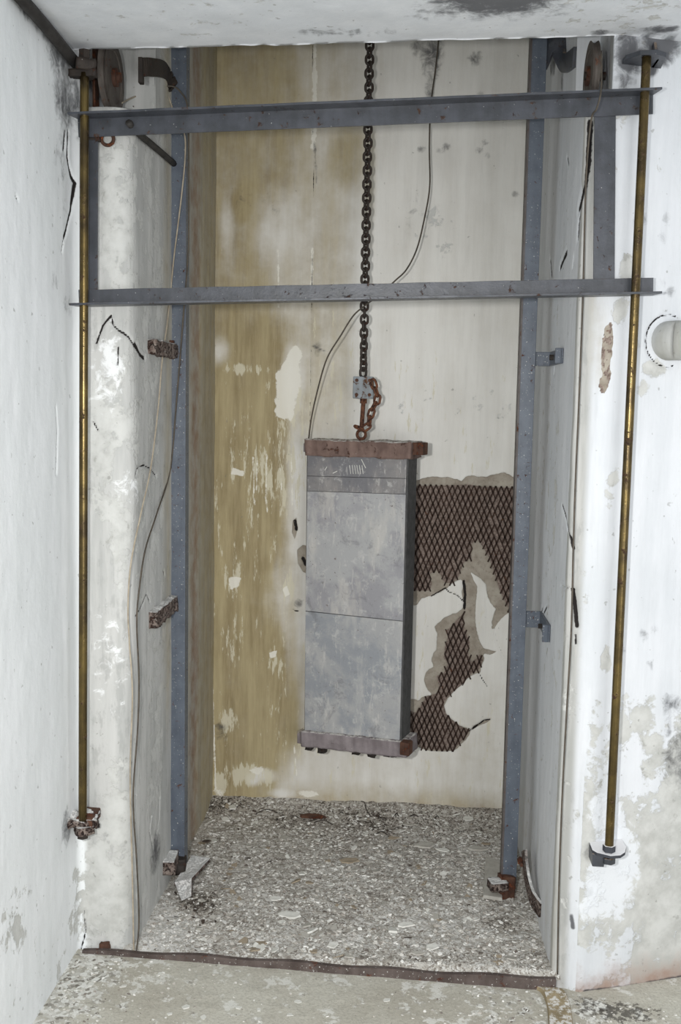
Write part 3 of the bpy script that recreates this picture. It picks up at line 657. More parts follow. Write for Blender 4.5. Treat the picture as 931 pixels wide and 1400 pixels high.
# curved top bracket of the left post
def hookbar(pts, w_, t_, name, mat, parent, pl, side=(0, 0, 1)):
    b = MB(); P = spline(pts, 6)
    for i in range(len(P)-1): b.bar(P[i]-pl, P[i+1]-pl+(P[i+1]-P[i])*.15, w_, t_, side=Vector(side))
    return b.build(name, mat, parent, bevel=.0008)
a1, a2, a3, a4 = at(193, 92, X=-.80), at(207, 92, X=-.785), at(225, 97, Y=.42), at(236, 120, Y=.48)
hookbar([a1, a2, a3, a4], .012, .05, 'wall_clamp', M['darkrust'], PL, plL, side=(0, 0, 1))
MB().box(-.006, .006, -.012, .012, -.035, .035).build('clamp_plate', M['darkrust'], PL, bevel=.001, loc=a1+Vector((0, 0, -.01))-plL)
# right post clamps
def rclamp(px0, py0, h_, mat, name='wall_clamp', y1=None):
    p = at(px0, py0, X=.435); b = MB(); yy = p.y
    b.box(.392, .437, yy, yy+.008, p.z-h_/2, p.z+h_/2); b.box(.425, .433, yy, .60, p.z-h_/2, p.z+h_/2); b.box(.345, .43, .53, .538, p.z-h_/2, p.z+h_/2)
    b.v = [tuple(Vector(v)-plR) for v in b.v]; o = b.build(name, mat, PR, bevel=.0015); return p
for (x, y, h_) in [(778, 484, .045), (750, 862, .055)]:
    p = at(x, y, X=.435); yy = max(p.y, .1); ye_ = .53; z_ = p.z; b = MB()
    ya = ye_-.27 if y < 600 else ye_-.22
    b.box(.426, .434, ya, ye_, z_-h_/2, z_+h_/2); b.box(.345, .43, ye_-.008, ye_, z_-h_/2, z_+h_/2); b.box(.41, .43, ya, ya+.008, z_-h_/2, z_+h_/2)
    b.v = [tuple(Vector(v)-plR) for v in b.v]; b.build('wall_clamp', M['post'], PR, bevel=.0015)
    MB().lathe([(.009, 0), (.009, .012)], Vector((.41, (ya+ye_)/2, z_))-plR, (1, 0, 0), 6).build('bolt', M['darkrust'], PR)
b = MB(); z_ = at(760, 86, X=.434).z
P = spline([at(786, 78, X=.432), at(770, 85, X=.425), (.40, .50, z_+.01), (.36, .53, z_-.07)], 5)
hookbar(P, .012, .055, 'wall_clamp', M['gate'], PR, plR)
# foot clamp right: curved dusty bracket
c1 = at(708, 1185, X=.425)
pts = [(.395, .44, .23), (.40, .40, .17), (.412, .33, .125), (.434, .27, .11)]
hookbar(pts, .010, .05, 'wall_clamp', M['crust'], PR, plR)
MB().lathe([(.012, 0), (.012, .02), (.007, .02), (.007, .045)], Vector((.385, .46, .19))-plR, (0, -1, 0), 6).build('bolt', M['rust'], PR, bevel=.001)
crusty('post_foot', (.05, .045, .09), (.345, .495, .072), M['rust'], PR, 7, (0, 0, .2), .006, par_loc=plR)
crusty('post_foot', (.06, .05, .03), (.315, .47, .095), M['crust'], PR, 8, (0, 0, .3), .004, par_loc=plR)

# bent flat bar lying by the foot of the left post
q = [at(238, 1212, Z=.06), at(262, 1206, Z=.075), at(288, 1178, Z=.085), at(262, 1174, Z=.085)]
b = MB(); t_ = Vector((0, 0, .014))
b.add([q[0], q[1], q[2], q[3]]+[v+t_ for v in q], [(0,1,2,3)[::-1], (4,5,6,7), (0,1,5,4), (1,2,6,5), (2,3,7,6), (3,0,4,7)])
e0, e1 = q[0]+t_, q[1]+t_; dn = at(248, 1232, Z=.045); dn2 = at(262, 1226, Z=.045)
b.add([e0, e1, dn2, dn, e0+Vector((0, .012, 0)), e1+Vector((0, .012, 0)), dn2+Vector((0, .012, 0)), dn+Vector((0, .012, 0))], [(0,1,2,3), (7,6,5,4), (0,4,5,1), (1,5,6,2), (2,6,7,3), (3,7,4,0)])
o = b.build('bent_plate', M['crust'], bevel=.002); tag(o, 'bent rusty steel plate lying on the rubble beside the left post foot', 'metal plate')
# flat pale tile-like slab by the right post
def slab(pts, z, th, mat, label, cat, name, group=None):
    P = [at(x, y, Z=z) for x, y in pts]; n = len(P); c = sum(P, Vector())/n
    b = MB().add([(p-c)*1 for p in P]+[(p-c)*.93+Vector((0, 0, th)) for p in P], [tuple(range(n-1, -1, -1)), tuple(range(n, 2*n))]+[(i, (i+1) % n, n+(i+1) % n, n+i) for i in range(n)])
    o = b.build(name, mat, loc=c); tag(o, label, cat, group); return o

# ------------------------------------------------------------------ sliding gate and its rods
G = empty('sliding_gate', (-.18, -.03, 2.0)); tag(G, 'blue-grey steel gate frame of two long angle bars and end uprights across the opening', 'gate'); gl = G.location
YW = -.022                                                    # web plane
def barpts(xa, ya, xb, yb, Y=YW): return at(xa, ya, Y=Y), at(xb, yb, Y=Y)
def rel(b, l): b.v = [tuple(Vector(v)-l) for v in b.v]; return b
def angle(a, b2, h_, up_, name):                              # a,b2: corner line of web where flange joins
    m = MB(); d = (b2-a).normalized(); n = Vector((0, 0, 1)); n = (n-d*n.dot(d)).normalized(); y = Vector((0, 1, 0)); s_ = -1 if up_ else 1; k = 24
    for (o, U, W, pw) in ((a, n*s_*h_, y*.006, 'w'), (a-y*.052, y*.052, n*s_*.006, 'f')):
        vs = []; L = (b2-a).length
        for i in range(k+1):
            t = i/k; jit = .0015*math.sin(i*2.1+h_*50)*(1 if 0 < i < k else 0)
            ex = Vector()
            if pw == 'f': e = .012*(1 if i == k else -1 if i == 0 else 0)
            p = o+d*(L*t)
            pf_ = p+(d*e if pw == 'f' else Vector()); pf_ = pf_+(y*jit if pw == 'f' else Vector())
            vs += [pf_, p+U+(n*jit*.6 if pw == 'w' else Vector()), p+U+W, pf_+W]
        fs_ = []
        for i in range(k):
            for j in range(4): fs_.append((4*i+j, 4*i+(j+1) % 4, 4*i+4+(j+1) % 4, 4*i+4+j))
        fs_ += [(3, 2, 1, 0), (4*k, 4*k+1, 4*k+2, 4*k+3)]; m.add(vs, fs_)
    return rel(m, gl).build(name, M['gate'], G, bevel=.0006)
a, b2 = barpts(106, 160, 893, 127); a0, b0 = barpts(106, 187.5, 893, 154)
angle(a, b2, (a-a0).z, True, 'top_bar')
a, b2 = barpts(108, 419.5, 893, 404); a0, b0 = barpts(108, 397.5, 893, 378)
angle(a, b2, .047, False, 'bottom_bar')
for (x0_, x1_, xb0, xb1, yt, yb_) in [(119, 134, 121, 133, 160, 412), (813, 842, 811, 840, 135, 400)]:
    T0, T1, B0, B1 = at(x0_, yt, Y=YW+.007), at(x1_, yt, Y=YW+.007), at(xb0, yb_, Y=YW+.007), at(xb1, yb_, Y=YW+.007); w_ = Vector((0, .006, 0))
    rel(MB().add([B0, B1, T1, T0, B0+w_, B1+w_, T1+w_, T0+w_], [(0,1,2,3), (7,6,5,4), (0,4,5,1), (1,5,6,2), (2,6,7,3), (3,7,4,0)]), gl).build('upright', M['gatedk'] if 'gatedk' in M else M['gate'], G, bevel=.001)
# small rope eye under the top bar at the left
e = at(147, 190, Y=YW+.02)
rel(MB().tube([e+Vector((math.cos(t)*.017, 0, math.sin(t)*.017)) for t in np.linspace(0, 2*math.pi, 20, endpoint=False)], .005, 8, closed=True), gl).build('rope_eye', M['rust'], G, smooth=True)
rel(MB().lathe([(.009, 0), (.009, .012), (.005, .012), (.005, .03)], at(137, 190, Y=YW+.01)+Vector((0, .0, 0)), (-1, 0, 0), 6), gl).build('nut', M['darkrust'], G)

RODS = []
def rod(top, bot, label, plates):
    r = empty('guide_rod', bot); tag(r, label, 'metal rod'); d = top-bot
    n = 60; ps = [d*(i/n) for i in range(n+1)]
    MB().tube(ps, .0122, 16).build('rod', M['brass'], r, smooth=True); return r
RLt, RLb = at(115.5, 100, Y=-.05), at(113, 1125, Y=-.05)
R1 = rod(RLt, RLb, 'long brown-brass vertical rod beside the left wall, crusty rusted clamp at its foot', None)
crusty('foot_clamp', (.085, .075, .03), RLb+Vector((-.006, .03, .0)), M['crust'], R1, 11, (0, .1, .15), .022, par_loc=RLb)
crusty('foot_clamp', (.05, .05, .025), RLb+Vector((.0, .01, -.02)), M['crust'], R1, 12, (0, 0, .6), .006, par_loc=RLb)
MB().box(-.028, .02, -.0, .09, -.014, .014).build('wall_lug', M['rust'], R1, bevel=.002, loc=(.008, .0, 0))
MB().lathe([(.017, 0), (.017, .018)], (0, 0, -.045), (0, 0, 1), 6).build('nut', M['darkrust'], R1, bevel=.001)
crusty('top_clamp', (.05, .10, .03), RLt+Vector((-.01, .03, .02)), M['darkrust'], R1, 13, (0, 0, .4), .006, par_loc=RLb)
crusty('top_clamp', (.075, .02, .02), RLt+Vector((-.005, 0, .0)), M['darkrust'], R1, 14, (0, 0, 0), .003, par_loc=RLb)
MB().lathe([(.016, 0), (.016, .03)], RLt-RLb+Vector((0, 0, .03)), (0, 0, 1), 6).build('nut', M['darkrust'], R1, bevel=.001)
RRt, RRb = at(884, 78, Y=-.055), at(832, 1172, Y=-.055)
R2 = rod(RRt, RRb, 'long brown-brass vertical rod before the right wall, white-dusted plate at its foot', None)
def plate_pts(l): return l
pp = [(-.045, .09), (-.045, .005), (-.035, -.012), (0, -.03), (.028, -.022), (.045, 0), (.055, .035), (.052, .12)]
t_ = NT('white_dusted_steel'); cw = t_.mix(t_.mr(t_.nz(), .4, .8), C3(60, 62, 68), C3(232, 232, 234)); M['dustplate'] = t_.done(cw, .8, 0, t_.noise(60), .001)
MB().prism(pp, (0, 0, .008), (1, 0, 0), (0, 1, 0), (0, 0, .009)).build('foot_plate', M['dustplate'], R2, bevel=.001)
MB().box(-.045, -.012, -.004, .09, -.028, .009).build('plate_rib', M['gate'], R2, bevel=.002)
MB().lathe([(.018, 0), (.018, .018)], (0, 0, .018), (0, 0, 1), 6).build('nut', M['dustplate'], R2, bevel=.001)
MB().lathe([(.019, 0), (.019, .016), (.012, .016), (.012, .02)], (0, 0, -.016), (0, 0, 1), 6).build('nut', M['gate'], R2, bevel=.001)
pt = [(-.055, .12), (-.050, .02), (-.02, -.018), (.02, -.022), (.05, .0), (.06, .12)]
MB().prism(pt, RRt-RRb+Vector((0, 0, .0)), (1, 0, 0), (0, 1, 0), (0, 0, .012)).build('top_plate', M['gate'], R2, bevel=.001)
MB().prism([(.0, 0), (.10, 0), (.10, .05), (.05, .06)], RRt-RRb+Vector((.03, .02, .0)), (0, 1, 0), (0, 0, 1), (.008, 0, 0)).build('gusset', M['gate'], R2, bevel=.001)

# ------------------------------------------------------------------ rope pulleys behind the lintel
def pulley(px_, py_, Y, X, label, r_=.098, wd=.022):
    c = at(px_, py_, Y=Y); c = Vector((X, Y, c.z)); r = empty('pulley', c); tag(r, label, 'pulley')
    MB().lathe([(r_*.72, -wd*.35), (r_*.74, -wd*.5), (r_, -wd*.5), (r_*.93, -wd*.15), (r_*.93, wd*.15), (r_, wd*.5), (r_*.74, wd*.5), (r_*.72, wd*.35)], (0, 0, 0), (1, 0, 0), 40).build('wheel', M['wheel'], r, smooth='auto')
    MB().lathe([(.026, -wd*.8), (.026, wd*.8), (.014, wd*.9), (.014, wd*1.3)], (0, 0, 0), (1, 0, 0), 20).build('hub', M['rust'], r, smooth='auto')
    s_ = -1 if X < 0 else 1
    MB().lathe([(.011, -.04), (.011, .04)], (s_*.02, 0, 0), (1, 0, 0), 12).build('axle', M['darkrust'], r, smooth='auto')
    MB().box(s_*.045-.004, s_*.045+.004, -.02, .02, -.09, .25).build('hanger', M['rust'], r, bevel=.001)
    return r
cP = at(152, 106, Y=.13)
pulley(152, 106, .13, cP.x, 'rusty grooved pulley wheel behind the left end of the top gate bar')
cQ = at(809, 104, Y=.12)
pulley(809, 104, .12, min(cQ.x, .462), 'dark narrow pulley wheel above the right end of the top gate bar', .09, .02)

# ------------------------------------------------------------------ hanging chain and coupling
ct, cb = at(508, 40, Y=1.02), at(496.5, 514, Y=1.02); ct = Vector((cb.x, 1.02, 0)); ct.z = H_-.02
CH = empty('hanging_chain', (cb.x, 1.02, cb.z)); tag(CH, 'dark iron link chain hanging down the middle of the shaft to the counterweight', 'chain')
def link_mesh(name, L, W, r_, mat):
    m = MB(); pts = []
    for t in np.linspace(0, math.pi, 9): pts.append((math.cos(t)*W/2, 0, math.sin(t)*W/2+L/2-W/2))
    for t in np.linspace(math.pi, 2*math.pi, 9): pts.append((math.cos(t)*W/2, 0, math.sin(t)*W/2-L/2+W/2))
    m.tube(pts, r_, 8, closed=True); return m
l0 = link_mesh('link', .0345, .0255, .0052, None).build('link', M['chain'], CH, smooth=True)
pitch = .0244; n_l = int((H_-.03-cb.z)/pitch)
n_vis = n_l
l0.location = (0, 0, pitch*.5)
for i in range(1, n_l):
    o = l0.copy(); COL.objects.link(o); o.parent = CH; o.location = (math.sin(i*1.7)*.0006, 0, pitch*(i+.5)); tw = 35+(i*6 if i < 14 else 84)
    o.rotation_euler = (0, 0, math.radians(tw if i % 2 else tw+90-(20 if i > 10 else 0)))
l0.rotation_euler = (0, 0, math.radians(35))
# coupling block, stem and eye
bc = at(497, 530, Y=1.02); hb = (at(497, 515, Y=1.02).z-at(497, 545, Y=1.02).z)/2
MB().box(-.038, .038, -.032, .032, -hb, hb).build('coupling_block', M['block'], CH, bevel=.003, loc=bc-CH.location)
for sx in (-1, 1):
    for sz in (-1, 1): MB().lathe([(.007, 0), (.007, .005)], bc-CH.location+Vector((sx*.024, -.032, sz*hb*.65)), (0, -1, 0), 6).build('bolt', M['rust'], CH)
s0, s1 = at(497, 545, Y=1.02), at(494, 590, Y=1.02)
MB().lathe([(.014, 0), (.014, .02)], s0-CH.location-Vector((0, 0, .018)), (0, 0, 1), 6).build('nut', M['chainrust'], CH, bevel=.001)
MB().tube([s0-CH.location, s1-CH.location], .0085, 12).build('stem', M['chainrust'], CH, smooth='auto')
# eye bolt of the counterweight sits at ~ (494,590)
# loose safety chain
SCp = [(509, 520), (513, 532), (516, 545), (510, 558), (506, 570), (503, 582), (494, 586), (487, 583)]
SCH = empty('safety_chain', at(509, 520, Y=1.0)); tag(SCH, 'short rusty chain looped beside the stem under the coupling block', 'chain')
sp_ = spline([at(x, y, Y=.985) for x, y in SCp], 10); ds = [0]
for i in range(1, len(sp_)): ds.append(ds[-1]+(sp_[i]-sp_[i-1]).length)
proto = link_mesh('link', .036, .022, .0048, None).build('link', M['chainrust'], SCH, smooth=True); k = 0; pos_ = 0
tot = ds[-1]; nn = int(tot/.026)
for k in range(nn):
    s_ = (k+.5)*tot/nn; i = next(i for i in range(1, len(ds)) if ds[i] >= s_); p = sp_[i]; d = (sp_[i]-sp_[i-1]).normalized()
    o = proto if k == 0 else proto.copy()
    if k: COL.objects.link(o); o.parent = SCH
    o.location = p-SCH.location; o.rotation_mode = 'QUATERNION'
    from mathutils import Quaternion
    o.rotation_quaternion = d.to_track_quat('Z', 'Y') @ Quaternion((0, 0, 1), math.radians(20 if k % 2 else 110))

# ------------------------------------------------------------------ counterweight
ang = math.radians(-19); cwl = Vector((at(490, 800, Y=1.02).x, 1.02, at(490, 1000, Y=1.02).z))
CW = empty('counterweight', cwl, ang); tag(CW, 'tall grey metal counterweight of stacked plates hanging against the back wall', 'counterweight')
# front face plane in local coords: y = -.05
R = Matrix.Rotation(ang, 4, 'Z'); Rn = R @ Vector((0, -1, 0)); o0 = cwl+Rn*.05
def onfront(x, y, off=0):
    d = ray(x, y); t = (o0+Rn*off-CAM).dot(Rn)/d.dot(Rn); return R.inverted() @ (CAM+d*t-cwl)
def panel(name, quad, mat, off=.0, th=.02, bev=.001):
    P = [onfront(x, y, off) for x, y in quad]; w_ = Vector((0, th, 0))
    return MB().add(P+[p+w_ for p in P], [(0,1,2,3), (7,6,5,4), (0,4,5,1), (1,5,6,2), (2,6,7,3), (3,7,4,0)]).build(name, mat, CW, bevel=bev)
# quads bottom-left, bottom-right, top-right, top-left
panel('weight_slab', [(420, 650.5), (555, 654), (556, 625), (420.5, 622)], M['lead_a'], .000, .09)
panel('weight_slab', [(420, 671), (554.5, 675.5), (555, 654.5), (420, 651)], M['lead_a'], .001, .09)
panel('weight_slab', [(417.5, 835), (550.5, 849), (554.5, 676), (420, 671.5)], M['lead_b'], -.001, .09)
panel('weight_slab', [(416.5, 1000), (546, 1017), (550.5, 849.8), (417.5, 836)], M['lead_c'], .0, .09)
tr = onfront(556, 610); br = onfront(546, 1016); tl = onfront(420, 610); bl = onfront(416.5, 1000)
def sidebar(name, t0, b0, x0, x1, y0, y1):
    MB().add([Vector((b0.x+x0, y0, b0.z)), Vector((b0.x+x1, y0, b0.z)), Vector((t0.x+x1, y0, t0.z)), Vector((t0.x+x0, y0, t0.z)),
              Vector((b0.x+x0, y1, b0.z)), Vector((b0.x+x1, y1, b0.z)), Vector((t0.x+x1, y1, t0.z)), Vector((t0.x+x0, y1, t0.z))],
             [(0,1,2,3), (7,6,5,4), (0,4,5,1), (1,5,6,2), (2,6,7,3), (3,7,4,0)]).build(name, M['sidep'], CW, bevel=.001)
sidebar('side_plate', tr, br, .001, .007, -.047, .05); sidebar('side_plate', tl, bl, -.006, -.001, -.040, .045)
def cbeam(name, mat, quad, y0, y1, seed, amp):
    P = [onfront(x, y) for x, y in quad]; bl_, br_, tr_, tl_ = P; L = (br_-bl_).length; Hh = ((tl_-bl_).length+(tr_-br_).length)/2
    v, f = rough_box(L, y1-y0, Hh, res=.006, amp=amp, seed=seed); o = MB().add(v, f).build(name, mat, CW, smooth=True)
    o.location = (P[0]+P[1]+P[2]+P[3])/4; o.location.y = (y0+y1)/2; d = ((br_-bl_)+(tr_-tl_))/2; o.rotation_euler = (0, -math.atan2(d.z, d.x), 0); return o
cbeam('top_beam', M['beam'], [(420, 622), (563, 628), (565, 604), (421, 601)], -.075, .06, 21, .007)
cbeam('bottom_beam', M['beam2'], [(413, 1019), (556, 1033), (559, 1014), (415, 997)], -.07, .06, 22, .0035)
for q_, nm, mt in [([(414.5, 618), (422, 618), (422, 606), (414.5, 606)], 'end_lug', 'beam2'), ([(563, 622), (578, 622), (578, 606), (563, 605)], 'end_lug', 'rust')]:
    P = [onfront(x, y) for x, y in q_]; c = sum(P, Vector())/4; L = (P[1]-P[0]).length; Hh = (P[3]-P[0]).length
    MB().box(-L/2, L/2, -.03, .03, -Hh/2, Hh/2).build(nm, M[mt], CW, bevel=.003, loc=(c.x, -.02, c.z))
c = onfront(557, 1020); MB().box(-.018, .020, -.012, .03, -.026, .024).build('end_lug', M['rust'], CW, bevel=.004, loc=(c.x, -.075, c.z))
c = onfront(412, 1008); MB().box(-.012, .015, -.01, .02, -.022, .018).build('end_lug', M['beam2'], CW, bevel=.003, loc=(c.x, -.055, c.z))
e = R.inverted() @ (at(494, 594, Y=1.02)-cwl)
MB().tube([e+Vector((math.cos(t)*.017, 0, math.sin(t)*.017)) for t in np.linspace(0, 2*math.pi, 20, endpoint=False)], .006, 8, closed=True).build('lifting_eye', M['chainrust'], CW, smooth=True)
MB().tube([e+Vector((0, 0, -.015)), Vector((e.x, e.y, onfront(494, 606).z))], .009, 10).build('lifting_eye', M['chainrust'], CW, smooth='auto')
# rust crumbs clinging under the bottom beam
for i, (x, y, s_) in enumerate([(420, 1024, .016), (438, 1028, .018), (485, 1030, .016), (507, 1033, .018), (527, 1034, .014), (537, 1035, .012)]):
    c = onfront(x, y); v, f = rough_box(s_*1.6, s_*2, s_*1.3, .005, .006, 30+i); o = MB().add(v, f).build('rust_crumb', M['darkrust'], CW, smooth=True); o.location = (c.x, -.03, c.z+.004)
# scratched tally strokes on the uppermost slab
CMK = []
for x in (479, 482.5, 486, 489, 492.5, 496): MB().tube([onfront(x-1.2, 636, .0006), onfront(x+.5, 648, .0006)], .0011, 5).build('chalk_stroke', M['chip'], CW)
for (xa, ya, xb, yb_) in [(455, 647, 461, 644), (444, 643, 447, 638), (494, 628, 500, 640)]: MB().tube([onfront(xa, ya, .0006), onfront(xb, yb_, .0006)], .0014, 5).build('chalk_stroke', M['chip'], CW)

# ------------------------------------------------------------------ cables, conduit, channel
def wire(pts, r_, mat, label, cat='cable', name='cable', k=7, group=None):
    P = spline(pts, k); o0_ = P[0].copy(); o = MB().tube([p-o0_ for p in P], r_, 7).build(name, mat, smooth=True, loc=o0_); tag(o, label, cat, group); return o
def WL(x, y):                                                # against the left shaft wall or in front of the post
    if x >= 231: return at(x, y, Y=.485)
    p = at(x, y, X=-.795)
    if p.y < .012: p = at(x, y, Y=.015)
    return p
wire([at(166, 141, Y=.2), at(180, 134, Y=.28), at(200, 127, Y=.35), at(217, 120, Y=.42), at(225, 121, Y=.45), at(231, 134, Y=.47)]+[WL(x, y) for x, y in [(240, 160), (252, 183), (253, 215), (249, 260), (243, 310), (238, 350), (233, 400), (229, 440), (222, 490), (216, 560), (206, 640), (192, 705), (179, 770), (175, 830), (177, 880), (181, 950), (178, 1060), (181, 1200), (183, 1306)]],
     .0024, M['wire_l'], 'pale thin cable from the left pulley down past the left post, outermost at mid height')
wire([at(222, 119, Y=.44), at(236, 118, Y=.45), at(247, 126, Y=.46), at(256, 145, Y=.47), at(258, 200, Y=.48), at(258, 300, Y=.485)]+[WL(x, y) for x, y in [(257, 350), (250, 440), (242, 540), (233, 640), (215, 700), (199, 750), (191, 800), (187, 850), (190, 930), (188, 1000), (182, 1090), (187, 1180), (190, 1260), (186, 1303)]],
     .0026, M['wire'], 'dark thin cable crossing the left post face, then hanging down the left shaft wall')
wire([at(182, 146, Y=.3), at(200, 138, Y=.36), at(216, 132, Y=.42)], .003, M['wire'], 'short dark cord under the pale cable behind the top gate bar')
wire([at(600, 50, Y=1.16), at(596, 90, Y=1.15), at(589, 145, Y=1.12), at(587, 200, Y=1.1), at(587.5, 255, Y=1.08), at(580, 300, Y=1.05), at(570, 340, Y=1.02), at(556, 368, Y=1.0), at(541, 383, Y=.97), at(520, 402, Y=.95), at(496, 420, Y=.94), at(482, 433, Y=.94), at(465, 460, Y=.94), at(447, 490, Y=.96), at(435, 530, Y=1.0), at(426, 570, Y=1.04), at(422, 600, Y=1.07)],
     .0030, M['wire'], 'thin dark cable curving from the shaft top to the left end of the counterweight')
wire([at(822, 70, Y=-.006), at(822, 120, Y=-.085), at(816, 148, Y=-.085), at(808, 166, Y=-.04), at(801, 250, Y=-.004), at(797, 400, Y=-.002), at(791, 560, Y=-.002), at(787, 650, Y=-.002), at(784, 740, Y=-.002), at(781, 860, Y=-.002), at(776, 950, Y=-.002), at(769, 1080, Y=-.002), at(764, 1220, Y=-.002), at(762, 1332, Y=-.006)],
     .0026, M['wire'], 'thin dark cable hanging down the right edge of the opening to the sill')
zcp = .955
wire([at(18, -14, X=-.955), at(60, 34, X=-.95), at(106, 90, X=-.95)], .016, M['pipe'], 'black conduit running along the corner of left wall and ceiling', 'pipe', 'conduit', 3)
wire([at(176, 168, X=-.795), at(191, 184, X=-.795), at(215, 204, X=-.795), at(238, 224, X=-.795)], .010, M['pipe'], 'dark grey conduit on the left shaft wall below the top gate bar', 'pipe', 'conduit', 3)
# rusty channel hanging in the back left corner
cc = at(284, 60, Y=1.17); ce = at(279, 268, Y=1.17)
b = MB().box(-.014, .014, -.006, .0, 0, H_-.02-ce.z).box(.010, .014, -.03, .02, 0, H_-.02-ce.z).box(-.014, -.010, -.03, .02, 0, H_-.02-ce.z)
o = b.build('steel_channel', M['darkrust'], bevel=.001, loc=(ce.x, 1.15, ce.z)); tag(o, 'dark rusty steel channel hanging in the upper back left corner of the shaft', 'steel channel')
crusty('end_plate', (.06, .05, .02), (0-.012, -.01, .008), M['darkrust'], o, 41, (0, .25, 0), .003)
# big painted pipe stub at the right edge
pc_ = at(914, 466, Y=.15); n_ = Vector((.12, -.323, 0)).normalized(); al = Vector((.323, .12, 0)).normalized()
g = 0
pc_ = CAM+ray(914, 466)*(((Vector((.513, -.003, 0))-CAM).dot(n_))/ray(914, 466).dot(n_))
pts = [pc_-n_*.02+al*(-.0), pc_+n_*.005, pc_+n_*.025+al*.012, pc_+n_*.035+al*.05, pc_+n_*.035+al*.5]
st = MB().tube(spline([p-pc_ for p in pts], 6), .054, 28).build('pipe', M['stub'], smooth=True, loc=pc_)
tag(st, 'large whitewashed pipe end bulging out of the right wall at the picture edge', 'pipe')

# ------------------------------------------------------------------ sill and strap
s0, s1 = at(112, 1306, Y=.004), at(755, 1331, Y=.004)
b = MB(); k = 40; vs = []
for i in range(k+1):
    t = i/k; X = -.955+(.449+.955)*t; zt = .0425+.006*math.sin(t*5+.6)+.003*math.sin(t*31); th_ = .006 if t < .2 else .006
    zb_ = min(float(fz(X))-.004, zt-.008)
    vs += [(X, -.004, zb_), (X, .010, zb_), (X, .012, zt), (X, -.004, zt)]
fs_ = [(3, 2, 1, 0), (4*k, 4*k+1, 4*k+2, 4*k+3)]
for i in range(k):
    for j in range(4): fs_.append((4*i+j, 4*i+(j+1) % 4, 4*i+4+(j+1) % 4, 4*i+4+j))
o = b.add(vs, fs_).build('sill_angle', M['sill'], bevel=.001); tag(o, 'rusty steel sill edge along the front of the shaft floor', 'sill')
P = [at(x, y, Z=.012) for x, y in [(742, 1347), (756, 1354), (764, 1372), (767, 1400), (769, 1430)]]
P = spline(P, 5); b = MB(); vs = []
for i, p in enumerate(P):
    h_ = .014*math.sin(min(1, i/10)*math.pi*.9)+.012; q_ = .034
    vs += [p+Vector((-q_, 0, 0)), p+Vector((q_, 0, 0)), p+Vector((q_*.9, 0, h_*.6)), p+Vector((-q_*.9, 0, h_*.6))]
n = len(P); fs_ = [(0, 1, 2, 3)[::-1], tuple(4*(n-1)+j for j in range(4))]
for i in range(n-1):
    for j in range(4): fs_.append((4*i+j, 4*i+(j+1) % 4, 4*i+4+(j+1) % 4, 4*i+4+j))
vs = [Vector(v)-Vector((0, 0, .012)) for v in vs]
o = b.add(vs, fs_[:1]+fs_[1:]).build('metal_strap', M['strap'], bevel=.0015); tag(o, 'dusty tan metal strap running from the sill corner across the room floor', 'strap')
v, f = rough_box(.028, .02, .045, .005, .006, 55); o = MB().add(v, f).build('rust_stub', M['rust'], smooth=True, loc=at(143, 1300, Y=.02)+Vector((0, 0, .004)))
tag(o, 'small rusted iron stub at the foot of the left wall by the sill', 'rust stub')

# ------------------------------------------------------------------ loose plaster and debris
def chip_mesh(seed, rag=.25, n=None):
    r_ = random.Random(seed); n = n or r_.randint(5, 8); P = []
    for i in range(n):
        a = 2*math.pi*(i+r_.uniform(-.25, .25))/n; q_ = 1+r_.uniform(-rag, rag); P.append((math.cos(a)*q_*.5, math.sin(a)*q_*.5*r_.uniform(.6, .95)))
    m = MB(); t_ = .14
    m.add([(x, y, 0) for x, y in P]+[(x*.9, y*.9, t_) for x, y in P], [tuple(range(n-1, -1, -1)), tuple(range(n, 2*n))]+[(i, (i+1) % n, n+(i+1) % n, n+i) for i in range(n)]); return m
def hfloor(x, y):
    return float(debris_h(np.array([x]), np.array([y]))[0])
def place(src, x, y, z, s_, rot, tilt=(0, 0)):
    o = src.copy(); COL.objects.link(o); o.location = (x, y, z); o.scale = (s_, s_, s_*rng.uniform(.6, 1.2)); o.rotation_euler = (tilt[0], tilt[1], rot); return o
special = [((396, 1249), .085, .5, 'chip', 'largest oval white plaster flake in the front left of the rubble', 8), ((377, 1226), .045, .7, 'chip', 'white plaster flake just behind the largest oval one', 6),
    ((455, 1290), .036, 1.1, 'chip', 'white four-sided plaster flake near the middle of the sill', 5), ((434, 1312), .034, 1.4, 'chip', 'upright white plaster flake right at the sill, left of centre', 4),
    ((590, 1293), .044, .9, 'chip', 'pale pointed plaster flake near the sill below the counterweight right side', 5), ((572, 1302), .046, .5, 'chip2', 'greyish plaster flake overlapping the sill side of the pale pointed one', 6),
    ((554, 1262), .060, .5, 'chip', 'broad white plaster flake in front right middle of the rubble', 7), ((478, 1175), .085, .5, 'chip3', 'tan flat plaster slab in the middle of the rubble', 6),
    ((580, 1154), .078, .6, 'chip2', 'grey flat plaster slab behind the middle of the rubble', 7), ((638, 1108), .05, .8, 'chip', 'bright white plaster lump against the back wall on the right', 7),
    ((605, 1160), .055, .5, 'chip', 'white plaster flake lying left of the right post, back half', 6), ((653, 1160), .075, .5, 'chip2', 'grey plaster slab close to the right post, back half', 6),
    ((538, 1143), .055, .8, 'chip3', 'tan triangular plaster flake behind the tan slab on the rubble', 3), ((427, 1117), .12, .3, 'rust', 'purplish brown flat rusty sheet lying at the back wall', 7)]
sp_pts = []
